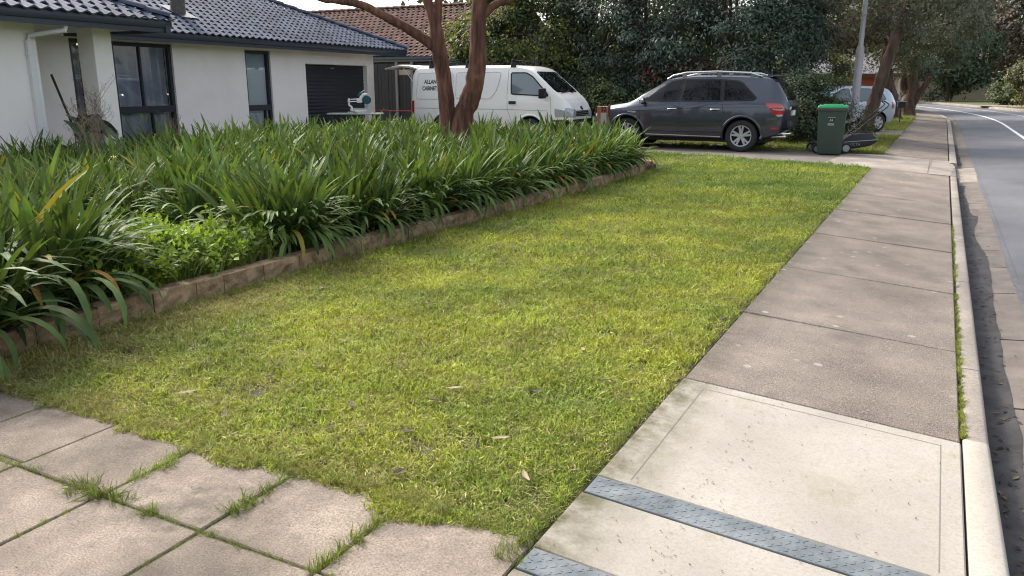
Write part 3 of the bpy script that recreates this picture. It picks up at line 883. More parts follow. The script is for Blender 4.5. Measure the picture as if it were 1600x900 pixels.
def wheel(parent, x, y, z, r_, side, style='five', wd=.22, rimr=.68):
    """tyre and alloy rim; side is +1 when the outside faces +y"""
    wh = obj('wheel', None, None, parent, (x, y, z), (0, 0, 0 if side > 0 else math.pi))
    rr = r_ * rimr
    b = B(); b.lathe([(rr, -wd), (r_ * .93, -wd), (r_, -wd * .85), (r_, -wd * .15), (r_ * .965, -.012), (r_ * .90, .0), (r_ * .78, .004), (rr, -.006), (rr * .97, -.03), (rr * .97, -wd)], 40, 'y', cap=False)
    obj('tyre', b.mesh('tyre'), M['rubber'], wh, smooth=35)
    b = B()
    b.lathe([(rr * .99, -.02), (rr * .97, -.006), (rr * .90, -.012), (rr * .885, -.05)], 40, 'y', cap=False)
    ns = 5 if style == 'five' else 7
    for k in range(ns):
        a = 2 * math.pi * k / ns + .3
        for sg in ((-1, 1) if style == 'five' else (0,)):
            a0, a1 = a + sg * .10, a + sg * .20
            wv = .022 if style == 'five' else .045
            p0, p1 = Vector((math.cos(a0), 0, math.sin(a0))) * rr * .16, Vector((math.cos(a1), 0, math.sin(a1))) * rr * .93
            t = Vector((-math.sin(a1), 0, math.cos(a1)))
            w0, w1 = wv * 1.2, wv * .9
            q = [p0 - t * w0, p0 + t * w0, p1 + t * w1, p1 - t * w1]
            b.add([v + Vector((0, -.018, 0)) for v in q[:2]] + [v + Vector((0, -.010, 0)) for v in q[2:]] + [v + Vector((0, -.06, 0)) for v in q], [(0, 1, 2, 3), (0, 4, 5, 1), (1, 5, 6, 2), (3, 2, 6, 7), (0, 3, 7, 4)])
    b.lathe([(.001, -.008), (rr * .2, -.010), (rr * .23, -.03), (rr * .23, -.06)], 18, 'y', cap=False)
    me = b.mesh('rim'); bm = bmesh.new(); bm.from_mesh(me); bmesh.ops.recalc_face_normals(bm, faces=bm.faces); bm.to_mesh(me); bm.free()
    obj('rim', me, M['alloy'], wh)
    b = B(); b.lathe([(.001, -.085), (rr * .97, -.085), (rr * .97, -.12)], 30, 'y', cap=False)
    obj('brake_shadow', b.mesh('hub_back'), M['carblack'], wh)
def text_mesh(txt, size, sx=1.0, bold=0.0):
    cu = bpy.data.curves.new('t', 'FONT'); cu.body = txt; cu.size = size; cu.offset = bold; cu.align_x = 'LEFT'; cu.extrude = .0008
    o = bpy.data.objects.new('t', cu); C.objects.link(o)
    me = ev(o); bpy.data.objects.remove(o)
    for v in me.vertices: v.co.x *= sx
    return me

# ---------------------------------------------------------------- grey SUV
suv = empty('parked_suv', (-5.33, 18.55 + .925, -.008), math.pi, label='dark grey SUV with silver roof rails parked nose-in on the driveway', cat='car')
x = np.concatenate([np.linspace(-2.335, -2.1, 12), np.linspace(-2.05, 2.0, 62), np.linspace(2.05, 2.335, 14)])
zb = kn(x, [(-2.335, .52), (-2.25, .42), (-1.9, .30), (-1.3, .27), (1.4, .27), (1.9, .30), (2.25, .34), (2.335, .48)], .06)
zs = kn(x, [(-2.335, .98), (-2.2, 1.06), (-1.5, 1.07), (.3, 1.03), (1.0, .99), (1.6, .93), (2.1, .84), (2.335, .66)], .08)
zr = kn(x, [(-2.335, 1.02), (-2.27, 1.22), (-2.12, 1.45), (-2.00, 1.60), (-1.85, 1.655), (-1.0, 1.70), (-.2, 1.70), (.25, 1.655), (.45, 1.60), (.95, 1.30), (1.22, 1.12), (1.32, 1.075), (1.8, 1.0), (2.1, .93), (2.25, .83), (2.335, .70)], .05)
wb = kn(x, [(-2.335, .60), (-2.2, .80), (-1.9, .87), (1.8, .87), (2.15, .76), (2.335, .50)], .06)
ws = kn(x, [(-2.335, .68), (-2.22, .82), (-2.0, .895), (-1.4, .925), (1.5, .92), (1.9, .86), (2.2, .70), (2.335, .52)], .06)
wr = kn(x, [(-2.335, .64), (-2.1, .70), (-1.8, .66), (-.5, .665), (.3, .63), (.9, .70), (1.25, .78), (1.7, .74), (2.1, .62), (2.335, .44)], .10)
me = body_mesh(x, zb, zs, zr, wb, ws, wr)
WX = ((-1.385, .355), (1.322, .355))
me = cut_wheels(me, M['suvgrey'], WX, .415)
body = obj('body', me, None, suv)
sk = Skin(me)
for s_, vw in ((1, 'L'), (-1, 'R')):
    for nm, poly in (('front_side_window', [(1.0, 1.085), (.10, 1.115), (.05, 1.56), (.30, 1.54), (.62, 1.40)]),
                     ('rear_side_window', [(.02, 1.115), (-.88, 1.125), (-.83, 1.575), (-.02, 1.575)]),
                     ('quarter_window', [(-.95, 1.125), (-1.58, 1.15), (-1.64, 1.19), (-1.32, 1.50), (-1.20, 1.545), (-.90, 1.565)])):
        p = obj(nm, sk.patch(vw, rounded(poly, .045), .006), M['carglass'], suv)
        obj('trim', sk.seam(vw, rounded(poly, .045), .014, .0095, closed=True), M['carblack'], p)
    obj('window_surround', sk.patch(vw, rounded([(1.04, 1.07), (.1, 1.095), (-.9, 1.105), (-1.62, 1.13), (-1.68, 1.19), (-1.33, 1.52), (-1.2, 1.57), (-.8, 1.60), (.05, 1.60), (.32, 1.56), (.66, 1.41)], .03), .0035, 8), M['carblack'], suv)
    for ln in ([(.98, .42), (1.0, .8), (1.05, 1.08)], [(.06, .40), (.05, .8), (.06, 1.10)], [(-.93, 1.10), (-.95, .92), (-1.02, .82)], [(.98, .42), (-.93, .42)]):
        obj('door_gap', sk.seam(vw, ln, .010, .002), M['seam'], suv)
    obj('crease', sk.seam(vw, [(1.35, .86), (.4, .93), (-.9, .985), (-1.9, 1.0)], .008, .0035), M['seam'], suv)
    obj('sill_strip', sk.seam(vw, [(.88, .345), (-.95, .325)], .022, .012), M['chrome'], suv)
    for hx in (.22, -.78):
        h0 = sk.hit(vw, hx, .93)[0]
        b = B(); b.tube([(hx + .10, h0.y + .012 * s_, .93), (hx + .07, h0.y + .036 * s_, .932), (hx - .07, h0.y + .036 * s_, .937), (hx - .10, h0.y + .012 * s_, .938)], .014, 8)
        obj('door_handle', b.mesh('door_handle'), M['chrome'], suv, smooth=60)
        obj('handle_recess', sk.patch(vw, rounded([(hx - .07, .90), (hx + .07, .895), (hx + .07, .955), (hx - .07, .96)], .03), .002, 3), M['seam'], suv)
    obj('side_vent', sk.patch(vw, rounded([(1.10, .83), (1.30, .85), (1.32, .875), (1.09, .87)], .015), .008, 3), M['chrome'], suv)
    # arch mouldings
    for (wx, wz) in WX:
        pts = []
        for k in range(25):
            a = R(-8 + 196 * k / 24)
            px_, pz_ = wx + .44 * math.cos(a), wz + .44 * math.sin(a)
            h_ = sk.hit(vw, px_, pz_)[0]
            yy = h_.y if h_ is not None else .9 * s_
            pts.append((px_, yy + .004 * s_, pz_))
        b = B(); b.tube(pts, .030, 8); obj('arch_moulding', b.mesh('arch'), M['suvgrey'], suv, smooth=60)
        wheel(suv, wx, (.905) * s_, wz, .355, s_)
    # mirror
    b = B(); b.lathe([(.001, -.11), (.07, -.10), (.095, -.02), (.09, .06), (.05, .10), (.001, .11)], 14, 'y', cx=0)
    mm = b.mesh('mirror'); 
    for v in mm.vertices: v.co.x *= .75; v.co.z *= .9
    mi = obj('mirror', mm, M['chrome'], suv, (.93, 1.01 * s_, 1.13), smooth=80)
    b = B(); b.tube([(.90, .86 * s_, 1.07), (.93, 1.0 * s_, 1.06)], .03, 8); obj('mirror_arm', b.mesh('mirror_arm'), M['carblack'], suv)
    # roof rail
    pts = [(.45, .60 * s_, 1.60), (.32, .605 * s_, 1.68), (.0, .61 * s_, 1.745), (-.7, .615 * s_, 1.765), (-1.45, .61 * s_, 1.73), (-1.72, .60 * s_, 1.65)]
    b = B(); b.tube(pts, [.016, .022, .022, .022, .022, .016], 8); obj('roof_rail', b.mesh('roof_rail'), M['chrome'], suv, smooth=60)
    b = B()
    for fx, fz in ((.05, 1.74), (-.75, 1.76), (-1.5, 1.72)): b.box(fx - .05, fx + .05, .60 * s_ - .012, .60 * s_ + .012, 1.62, fz)
    obj('rail_foot', b.mesh('rail_foot'), M['chrome'], suv)
    # tail lamp wraps from side to back
    tl = rounded([(-1.93, 1.06), (-2.28, .99), (-2.31, .84), (-2.22, .76), (-2.08, .84)], .03)
    tl = rounded([(-1.86, 1.085), (-2.20, 1.07), (-2.275, .93), (-2.25, .80), (-2.13, .78), (-2.02, .90)], .03)
    t_ = obj('tail_lamp', sk.patch(vw, tl, .012, 6, .04), M['redlamp'], suv)
    obj('clear_band', sk.patch(vw, rounded([(-2.02, .965), (-2.24, .955), (-2.25, .92), (-2.06, .93)], .01), .017, 3, .03), M['clearlamp'], t_)
    obj('reverse_lens', sk.patch(vw, rounded([(-2.10, .835), (-2.245, .84), (-2.24, .795), (-2.14, .79)], .015), .017, 3, .03), M['clearlamp'], t_)
    obj('reflector', sk.patch(vw, rounded([(-2.02, .555), (-2.16, .56), (-2.17, .52), (-2.04, .51)], .015), .008, 3, .03), M['redlamp'], suv)
    obj('head_lamp', sk.patch(vw, rounded([(2.22, .78), (2.02, .83), (1.75, .90), (1.85, .80), (2.15, .70)], .03), .01, 5, .04), M['clearlamp'], suv)
    # lower cladding line
    obj('bumper_gap', sk.seam(vw, [(-1.80, .62), (-2.0, .70), (-2.24, .74)], .008, .002), M['seam'], suv)
ws_ = obj('windscreen', sk.patch('T', rounded([(.50, -.52), (.50, .52), (1.20, .66), (1.20, -.66)], .08), .005), M['carglass'], suv)
rw = obj('rear_window', sk.patch('B', rounded([(-.60, 1.14), (.60, 1.14), (.52, 1.52), (-.52, 1.52)], .07), .008), M['carglass'], suv)
b = B()
vs = [(-1.80, -.56, 1.66), (-1.80, .56, 1.66), (-2.10, .55, 1.635), (-2.13, 0, 1.64), (-2.10, -.55, 1.635)]
b.prism([(p[0], p[1]) for p in vs], 0, .03); me_ = b.mesh('spoiler', .008)
for v in me_.vertices: v.co.z += 1.66 - max(0, (-1.80 - v.co.x)) * .05
obj('spoiler', me_, M['suvgrey'], suv)
obj('brake_lamp', B().box(-2.142, -2.10, -.16, .16, 1.655, 1.672).mesh('brake_lamp'), M['redlamp'], suv)
pl = obj('number_plate', sk.patch('B', [(-.19, .80), (.19, .80), (.19, .91), (-.19, .91)], .02, 3), M['poly_white'], suv)
obj('garnish', sk.patch('B', rounded([(-.42, .93), (.42, .93), (.40, 1.0), (-.40, 1.0)], .02), .016, 3), M['chrome'], suv)
obj('tailgate_gap', sk.seam('B', [(-.66, 1.1), (-.68, .75), (-.5, .66), (.5, .66), (.68, .75), (.66, 1.1)], .012, .004), M['seam'], suv)
obj('bumper_strip', sk.seam('B', [(-.75, .52), (.75, .52)], .05, .014), M['carblack'], suv)
for s_ in (-1, 1):
    b = B(); b.tube([(-2.0, .55 * s_, .34), (-2.31, .55 * s_, .35)], .045, 12); obj('exhaust_tip', b.mesh('exhaust'), M['chrome'], suv, smooth=60)
b = B(); b.tube([(-2.20, -.70, .42), (-2.315, -.45, .40), (-2.34, 0, .40), (-2.315, .45, .40), (-2.20, .70, .42)], .03, 8); obj('skid_strip', b.mesh('skid'), M['chrome'], suv, smooth=60)
obj('underbody', B().box(-1.9, 1.9, -.7, .7, .20, .36).mesh('underbody'), M['carblack'], suv)
b = B(); b.box(-1.45, -1.35, -.7, .7, .3, .4); b.box(1.27, 1.37, -.7, .7, .3, .4); obj('axles', b.mesh('axles'), M['carblack'], suv)

# ---------------------------------------------------------------- white van
van = empty('white_van', (-10.47, 18.5 + .848, -.008), 0, label='white trade van with open tailgate and roof racks beside the house', cat='van')
x = np.concatenate([np.linspace(-2.34, -2.2, 6), np.linspace(-2.15, 1.9, 58), np.linspace(1.93, 2.34, 22)])
zb = kn(x, [(-2.34, .44), (-2.2, .34), (-1.9, .30), (1.9, .30), (2.2, .28), (2.34, .36)], .05)
zs = kn(x, [(-2.34, 1.08), (1.0, 1.08), (1.7, 1.07), (2.1, .98), (2.34, .80)], .06)
zr = kn(x, [(-2.34, 1.80), (-2.28, 1.90), (-2.15, 1.945), (-1.0, 1.97), (.6, 1.965), (1.0, 1.94), (1.22, 1.88), (1.85, 1.36), (2.0, 1.24), (2.12, 1.15), (2.25, 1.02), (2.34, .85)], .035)
wb = kn(x, [(-2.34, .74), (-2.2, .80), (-1.8, .82), (1.8, .82), (2.1, .76), (2.34, .60)], .05)
ws = kn(x, [(-2.34, .80), (-2.25, .835), (-2.0, .846), (1.5, .846), (1.9, .82), (2.15, .74), (2.34, .60)], .05)
wr = kn(x, [(-2.34, .70), (-2.2, .745), (-1.5, .75), (.8, .75), (1.2, .735), (1.8, .74), (2.1, .68), (2.34, .54)], .05)
me = body_mesh(x, zb, zs, zr, wb, ws, wr, crown=.05)
WV = ((-1.30, .325), (1.27, .325))
me = cut_wheels(me, M['vanwhite'], WV, .385, hw=.83)
obj('body', me, None, van)
sk = Skin(me)
for s_, vw in ((1, 'L'), (-1, 'R')):
    wpoly = rounded([(.72, 1.245), (1.74, 1.20), (1.72, 1.25), (1.30, 1.67), (1.12, 1.765), (.70, 1.765)], .05)
    p = obj('cab_window', sk.patch(vw, wpoly, .006), M['carglass2'], van)
    obj('window_seal', sk.seam(vw, wpoly, .030, .009, closed=True), M['carblack'], p)
    door = [(.62, 1.85), (.60, 1.2), (.62, .86), (.72, .60), (.85, .42)]
    obj('door_gap', sk.seam(vw, door, .011, .002), M['seamgrey'], van)
    obj('door_gap', sk.seam(vw, [(1.80, 1.18), (1.84, .9), (1.83, .42)], .011, .002), M['seamgrey'], van)
    obj('waist_crease', sk.seam(vw, [(-2.25, .86), (-.6, .86), (.6, .86), (1.75, .84)], .012, .003), M['seamgrey'], van)
    for poly in ([(-2.20, 1.10), (-2.13, 1.77), (-1.03, 1.78), (-1.03, 1.10)], [(-.93, 1.12), (-.93, 1.78), (-.45, 1.78), (-.45, 1.12)], [(-.38, 1.12), (-.38, 1.78), (.42, 1.78), (.30, 1.35), (.12, 1.12)]):
        r_ = rounded(poly, .08)
        obj('pressed_panel', sk.patch(vw, r_, .006, 5), M['vanwhite'], van)
        obj('panel_edge', sk.seam(vw, r_, .010, .0065, closed=True), M['seamgrey'], van)
    if s_ > 0:
        pass
    obj('door_handle', sk.patch(vw, rounded([(.66, 1.0), (.86, 1.0), (.86, 1.07), (.66, 1.07)], .02), .022, 3, .04), M['carblack'], van)
    for (wx, wz) in WV:
        pts = []
        for k in range(21):
            a = R(0 + 180 * k / 20); px_, pz_ = wx + .41 * math.cos(a), wz + .41 * math.sin(a)
            h_ = sk.hit(vw, px_, pz_)[0]; pts.append((px_, (h_.y if h_ is not None else .83 * s_), pz_))
        b = B(); b.tube(pts, .022, 8); obj('arch_lip', b.mesh('arch_lip'), M['vanwhite'], van, smooth=60)
        wheel(van, wx, .83 * s_, wz, .325, s_, 'steel', .19, .62)
    b = B(); b.box(-.07, .07, -.10, .10, -.13, .12); mm = b.mesh('mirror', .035, 3)
    obj('mirror', mm, M['carblack'], van, (1.68, 1.0 * s_, 1.27), smooth=50)
    b = B(); b.tube([(1.70, .80 * s_, 1.22), (1.68, .95 * s_, 1.22)], .025, 8); obj('mirror_arm', b.mesh('mirror_arm'), M['carblack'], van)
    # lamps
    hl = obj('head_lamp', sk.patch('F', rounded([(.40 * s_, .86), (.70 * s_, .92), (.74 * s_, .82), (.73 * s_, .68), (.42 * s_, .68)], .03), .012, 4, .03), M['clearlamp'], van)
    obj('indicator_side', sk.patch(vw, rounded([(1.93, .90), (2.20, .84), (2.22, .70), (1.95, .68)], .03), .008, 4, .04), M['clearlamp'], van)
    obj('tail_lamp', sk.patch(vw, rounded([(-2.335, .72), (-2.335, 1.06), (-2.25, 1.06), (-2.25, .72)], .01), .012, 3, .04), M['redlamp'], van)
    obj('bumper_corner', sk.patch(vw, rounded([(1.84, .62), (2.27, .62), (2.26, .38), (1.86, .34)], .03), .012, 4, .05), M['carblack'], van)
obj('windscreen', sk.patch('F', rounded([(-.66, 1.29), (.66, 1.29), (.60, 1.80), (-.60, 1.80)], .09), .006), M['carglass'], van)
obj('wiper', sk.seam('F', [(-.5, 1.27), (.05, 1.31)], .016, .02), M['carblack'], van)
obj('wiper', sk.seam('F', [(.1, 1.27), (.6, 1.33)], .016, .02), M['carblack'], van)
obj('grille', sk.patch('F', rounded([(-.40, .70), (.40, .70), (.38, .84), (-.38, .84)], .03), .010, 4), M['carblack'], van)
for zz in (.73, .775, .82):
    obj('grille_bar', sk.seam('F', [(-.36, zz), (.36, zz)], .012, .018), M['metalgrey'], van)
obj('bumper', sk.patch('F', rounded([(-.58, .36), (.58, .36), (.60, .63), (-.60, .63)], .04), .016, 5), M['carblack'], van)
obj('number_plate', sk.patch('F', [(-.19, .44), (.19, .44), (.19, .55), (-.19, .55)], .026, 3), M['poly_white'], van)
# emblem: interlocking ovals
b = B()
for rx, rz, cz in ((.062, .043, 0), (.024, .040, 0), (.046, .018, .020)):
    pts = []
    for k in range(25):
        a = 2 * math.pi * k / 24; yy, zz = rx * math.cos(a), .905 + cz + rz * math.sin(a)
        h_ = sk.hit('F', yy, zz)[0]; pts.append((h_.x + .008, yy, zz))
    b.tube(pts, .0065, 6, False)
obj('emblem', b.mesh('emblem'), M['plastic'], van)
# lettering on the side panel
def side_text(txt, x0, z0, size, sx):
    me_ = text_mesh(txt, size, sx, .004)
    for v in me_.vertices:
        X, Z = x0 + v.co.x, z0 + v.co.y
        h_ = sk.hit('R', X, Z)[0]
        v.co = (X, (h_.y if h_ is not None else -.84) - .0085 - v.co.z, Z)
    obj('lettering', me_, M['plastic'], van)
side_text('ALLAN', -1.93, 1.50, .145, .86); side_text('R', -1.245, 1.50, .145, .86); side_text('CABINETMAKING', -1.99, 1.33, .145, .80)
# roof racks
for rx in (-1.75, -.62, .72):
    r_ = obj('roof_rack', None, None, van, (rx, 0, 0))
    b = B()
    for s_ in (-1, 1):
        b.add([(-.07, .74 * s_, 1.90), (.07, .74 * s_, 1.90), (.04, .70 * s_, 2.09), (-.04, .70 * s_, 2.09), (-.07, .66 * s_, 1.90), (.07, .66 * s_, 1.90), (.04, .64 * s_, 2.09), (-.04, .64 * s_, 2.09)],
              [(0, 1, 2, 3), (7, 6, 5, 4), (0, 3, 7, 4), (1, 5, 6, 2), (3, 2, 6, 7)])
    obj('rack_foot', b.mesh('rack_foot', .008), M['carblack'], r_)
    obj('crossbar', B().box(-.03, .03, -.76, .76, 2.07, 2.095).mesh('crossbar', .008), M['carblack'], r_)
    for s_ in (-1, 1):
        b = B(); b.tube([(0, .70 * s_, 2.09), (0, .70 * s_, 2.15)], .012, 6); obj('load_stop', b.mesh('load_stop'), M['carblack'], r_)
b = B(); b.tube([(1.0, -.55, 1.92), (.78, -.57, 2.25)], .004, 5); obj('aerial', b.mesh('aerial'), M['carblack'], van)
# raised tailgate
prof = [(-2.25, 1.93, .05), (-2.45, 1.975, .06), (-2.75, 1.99, .05), (-3.10, 1.955, .05), (-3.28, 1.92, .045)]
b = B(); vs = []
for (px_, pz_, th) in prof:
    vs += [(px_, -.72, pz_ - .012), (px_, -.6, pz_ + .012), (px_, .6, pz_ + .012), (px_, .72, pz_ - .012), (px_, .70, pz_ - th), (px_, -.70, pz_ - th)]
fs = [(i * 6 + j, i * 6 + (j + 1) % 6, (i + 1) * 6 + (j + 1) % 6, (i + 1) * 6 + j) for i in range(4) for j in range(6)] + [tuple(range(6)), tuple(range(24, 30))[::-1]]
me_ = b.add(vs, fs).mesh('tailgate'); bm = bmesh.new(); bm.from_mesh(me_); bmesh.ops.recalc_face_normals(bm, faces=bm.faces); bm.to_mesh(me_); bm.free()
tg = obj('tailgate', me_, M['vanwhite'], van, label='raised white tailgate', smooth=40)
obj('tailgate_window', B().add([(-2.6, -.55, 1.925), (-2.6, .55, 1.925), (-3.05, .55, 1.90), (-3.05, -.55, 1.90)], [(0, 1, 2, 3)]).mesh('tailgate_window'), M['carglass'], tg)
b = B(); b.tube([(-2.28, -.68, 1.45), (-2.7, -.66, 1.92)], .012, 6); b.tube([(-2.28, .68, 1.45), (-2.7, .66, 1.92)], .012, 6); obj('gas_strut', b.mesh('strut'), M['metalgrey'], tg)
obj('load_opening', B().add([(-2.346, -.66, .55), (-2.346, .66, .55), (-2.346, .62, 1.80), (-2.346, -.62, 1.80)], [(0, 1, 2, 3)]).mesh('load_opening'), M['carblack'], van)
obj('rear_bumper', B().box(-2.42, -2.33, -.78, .78, .36, .55).mesh('rear_bumper', .02), M['carblack'], van)
obj('underbody', B().box(-1.9, 1.9, -.6, .6, .22, .34).mesh('underbody2'), M['carblack'], van)
# red plank sticking out of the van
obj('red_plank', B().box(-14.2, -12.6, 18.75, 18.85, .74, .77).mesh('red_plank'), mat('redplank', (.42, .02, .05), .5), label='long red level sticking out of the open van', cat='level')

# ---------------------------------------------------------------- pale hatchback on the next driveway
hb = empty('parked_hatchback', (-3.25, 28.6, -.02), R(180 + 42), label='pale silver-blue hatchback half hidden behind bin and light pole', cat='car')
x = np.concatenate([np.linspace(-1.95, -1.8, 8), np.linspace(-1.75, 1.7, 46), np.linspace(1.73, 1.95, 12)])
zb = kn(x, [(-1.95, .40), (-1.8, .28), (1.75, .25), (1.95, .36)], .05)
zs = kn(x, [(-1.95, .90), (-1.0, .95), (.6, .90), (1.4, .82), (1.95, .60)], .06)
zr = kn(x, [(-1.95, .98), (-1.85, 1.20), (-1.65, 1.38), (-1.3, 1.44), (-.4, 1.46), (.05, 1.42), (.85, 1.0), (1.0, .95), (1.5, .86), (1.8, .76), (1.95, .64)], .05)
wb = kn(x, [(-1.95, .62), (-1.7, .78), (1.5, .78), (1.95, .52)], .06)
ws = kn(x, [(-1.95, .66), (-1.75, .80), (-1.3, .84), (1.2, .84), (1.6, .78), (1.95, .52)], .06)
wr = kn(x, [(-1.95, .60), (-1.5, .60), (0, .60), (.9, .70), (1.5, .66), (1.95, .44)], .08)
me = body_mesh(x, zb, zs, zr, wb, ws, wr)
WH = ((-1.22, .30), (1.22, .30))
me = cut_wheels(me, M['silverblue'], WH, .355, hw=.83)
obj('body', me, None, hb); sk = Skin(me)
for s_, vw in ((1, 'L'), (-1, 'R')):
    for nm, poly in (('front_side_window', [(.72, .95), (-.18, .97), (-.18, 1.36), (.05, 1.35), (.30, 1.22)]), ('rear_side_window', [(-.26, .97), (-1.05, .99), (-1.15, 1.30), (-.95, 1.36), (-.26, 1.37)]), ('quarter_window', [(-1.13, .99), (-1.5, 1.03), (-1.40, 1.22), (-1.22, 1.31)])):
        p = obj(nm, sk.patch(vw, rounded(poly, .04), .006), M['carglass2'], hb)
        obj('trim', sk.seam(vw, rounded(poly, .04), .014, .009, closed=True), M['carblack'], p)
    for ln in ([(.74, .30), (.80, .94)], [(-.22, .30), (-.22, .95)], [(-1.1, .96), (-1.0, .66)]): obj('door_gap', sk.seam(vw, ln, .01, .002), M['seamgrey'], hb)
    for (wx, wz) in WH: wheel(hb, wx, .82 * s_, wz, .30, s_, 'steel', .18, .70)
    b = B(); b.box(-.05, .05, -.08, .08, -.06, .06); obj('mirror', b.mesh('mirror', .025, 2), M['carblack'], hb, (.66, .96 * s_, .98), smooth=50)
    obj('head_lamp', sk.patch('F', rounded([(.35 * s_, .62), (.62 * s_, .72), (.68 * s_, .64), (.45 * s_, .55)], .03), .01, 4, .03), M['clearlamp'], hb)
    obj('tail_lamp', sk.patch(vw, rounded([(-1.80, .95), (-1.70, .94), (-1.72, .74), (-1.84, .74)], .02), .01, 3, .03), M['redlamp'], hb)
obj('windscreen', sk.patch('F', rounded([(-.62, .99), (.62, .99), (.52, 1.39), (-.52, 1.39)], .07), .006), M['blueglass'], hb)
obj('rear_window', sk.patch('B', rounded([(-.52, 1.02), (.52, 1.02), (.46, 1.32), (-.46, 1.32)], .05), .008), M['carglass'], hb)
obj('underbody', B().box(-1.6, 1.6, -.6, .6, .18, .3).mesh('underbody3'), M['carblack'], hb)
# ================================================================== STREET AND YARD OBJECTS
from mathutils import noise as mn
# ---- wheelie bin
bn = empty('wheelie_bin', (-2.08, 18.85, -.006), R(4), label='dark green wheelie bin with bright green lid beside the mower', cat='bin')
def frustum(w0, d0, w1, d1, z0, z1, b=None):
    b = b or B()
    vs = [(-w0, -d0, z0), (w0, -d0, z0), (w0, d0, z0), (-w0, d0, z0), (-w1, -d1, z1), (w1, -d1, z1), (w1, d1, z1), (-w1, d1, z1)]
    return b.add(vs, [(3, 2, 1, 0), (4, 5, 6, 7), (0, 1, 5, 4), (1, 2, 6, 5), (2, 3, 7, 6), (3, 0, 4, 7)])
obj('bin_body', frustum(.235, .26, .285, .33, .015, .97).mesh('bin_body', .022, 3), M['bingreen'], bn, smooth=50)
obj('rim', frustum(.315, .36, .315, .36, .935, .99).mesh('rim', .012, 2), mat('binrim', (.045, .05, .04), .5), bn, smooth=50)
lid = obj('lid', frustum(.305, .35, .285, .32, .992, 1.045).mesh('lid', .018, 3), M['binlid'], bn, smooth=50)
b = B(); b.box(-.2, .2, -.25, .25, 1.04, 1.062); obj('lid_ridge', b.mesh('lid_ridge', .01, 2), M['binlid'], lid, smooth=50)
for s_ in (-1, 1):
    b = B(); b.lathe([(.001, -.025), (.10, -.025), (.10, .025), (.001, .025)], 20, 'x', cx=.22 * s_, cy=.30, cz=.10); obj('wheel', b.mesh('binwheel'), M['rubber'], bn, smooth=40)
b = B(); b.tube([(-.24, .40, .95), (.24, .40, .95)], .014, 8); obj('handle', b.mesh('handle'), M['bingreen'], bn)
def flat_text(txt, size, sx, loc, rot, mt_, par, name='lettering', bold=0):
    me_ = text_mesh(txt, size, sx, bold)
    xs = [v.co.x for v in me_.vertices]; c = (min(xs) + max(xs)) / 2
    for v in me_.vertices: v.co.x -= c
    return obj(name, me_, mt_, par, loc, rot)
b = B()
for z in (.80, .672, .655, .638): b.box(-.075 + (0 if z > .75 else rnd.uniform(0, .01)), .075 - (0 if z > .75 else rnd.uniform(0, .02)), -.001, .001, z - .004, z + .004)
st = obj('stamp', b.mesh('stamp'), mat('stampgrey', (.42, .44, .42), .7), bn, (0, -.2642, 0), (R(4.19), 0, 0))
b = B(); b.box(-.058, .058, -.002, .0, .70, .785); o = obj('stamp_panel', b.mesh('stamp_panel'), mat('stampdark', (.012, .022, .016), .6), bn, (0, -.2622, 0), (R(4.19), 0, 0))
b = B()
for pts in ([(-.03, .715), (-.018, .765), (-.004, .725), (.012, .768), (.028, .722)],):
    b.tube([(x_, 0, z_) for x_, z_ in pts], .007, 5)
obj('stamp_emblem', b.mesh('stamp_emblem'), mat('stampwhite', (.6, .62, .6), .7), bn, (0, -.2655, 0), (R(4.19), 0, 0))
# ---- lawn mower
mw = empty('lawn_mower', (-1.93, 19.45, -.006), R(20), label='black lawn mower with grass catcher parked behind the green-lidded bin', cat='lawn mower')
b = B(); b.prism([(-.58, -.2), (-.45, -.26), (.1, -.26), (.1, .26), (-.45, .26), (-.58, .2)], .10, .24); obj('deck', b.mesh('deck', .03, 3), M['plastic'], mw, smooth=50)
b = B(); b.lathe([(.15, .0), (.15, .14), (.13, .19), (.06, .22), (.001, .22)], 20, cx=-.25, cz=.24); obj('engine', b.mesh('engine'), M['carblack'], mw, smooth=40)
obj('deck_trim', B().box(-.52, -.38, -.268, -.25, .19, .225).mesh('deck_trim'), M['poly_white'], mw)
for (wx, wy, r_) in ((-.56, -.28, .10), (-.56, .28, .10), (.06, -.28, .115), (.06, .28, .115)):
    wh = obj('wheel', None, None, mw, (wx, wy, r_))
    b = B(); b.lathe([(r_ * .65, -.025), (r_ * .95, -.025), (r_, -.015), (r_, .015), (r_ * .95, .025), (r_ * .65, .025)], 24, 'y', cap=False); obj('tyre', b.mesh('mtyre'), M['rubber'], wh, smooth=40)
    b = B(); b.lathe([(.001, -.02), (r_ * .66, -.018), (r_ * .66, .018), (.001, .02)], 20, 'y'); obj('hub', b.mesh('mhub'), M['zinc'], wh)
# catcher
secs = [(.02, .23, .10, .30), (.12, .25, .09, .38), (.35, .26, .12, .43), (.58, .25, .17, .425), (.70, .22, .24, .36), (.745, .18, .28, .32)]
vs = []
for (xx, hw, z0, z1) in secs:
    vs += [(xx, -hw * .9, z0), (xx, hw * .9, z0), (xx, hw, (z0 + z1) / 2), (xx, hw * .8, z1), (xx, -hw * .8, z1), (xx, -hw, (z0 + z1) / 2)]
fs = [(i * 6 + j, i * 6 + (j + 1) % 6, (i + 1) * 6 + (j + 1) % 6, (i + 1) * 6 + j) for i in range(5) for j in range(6)] + [tuple(range(6)), tuple(range(30, 36))[::-1]]
me_ = B().add(vs, fs).mesh('catcher'); bm = bmesh.new(); bm.from_mesh(me_); bmesh.ops.recalc_face_normals(bm, faces=bm.faces); bmesh.ops.bevel(bm, geom=list(bm.edges), offset=.012, segments=2, affect='EDGES'); bm.to_mesh(me_); bm.free()
ct = obj('catcher', me_, M['plastic'], mw, smooth=40)
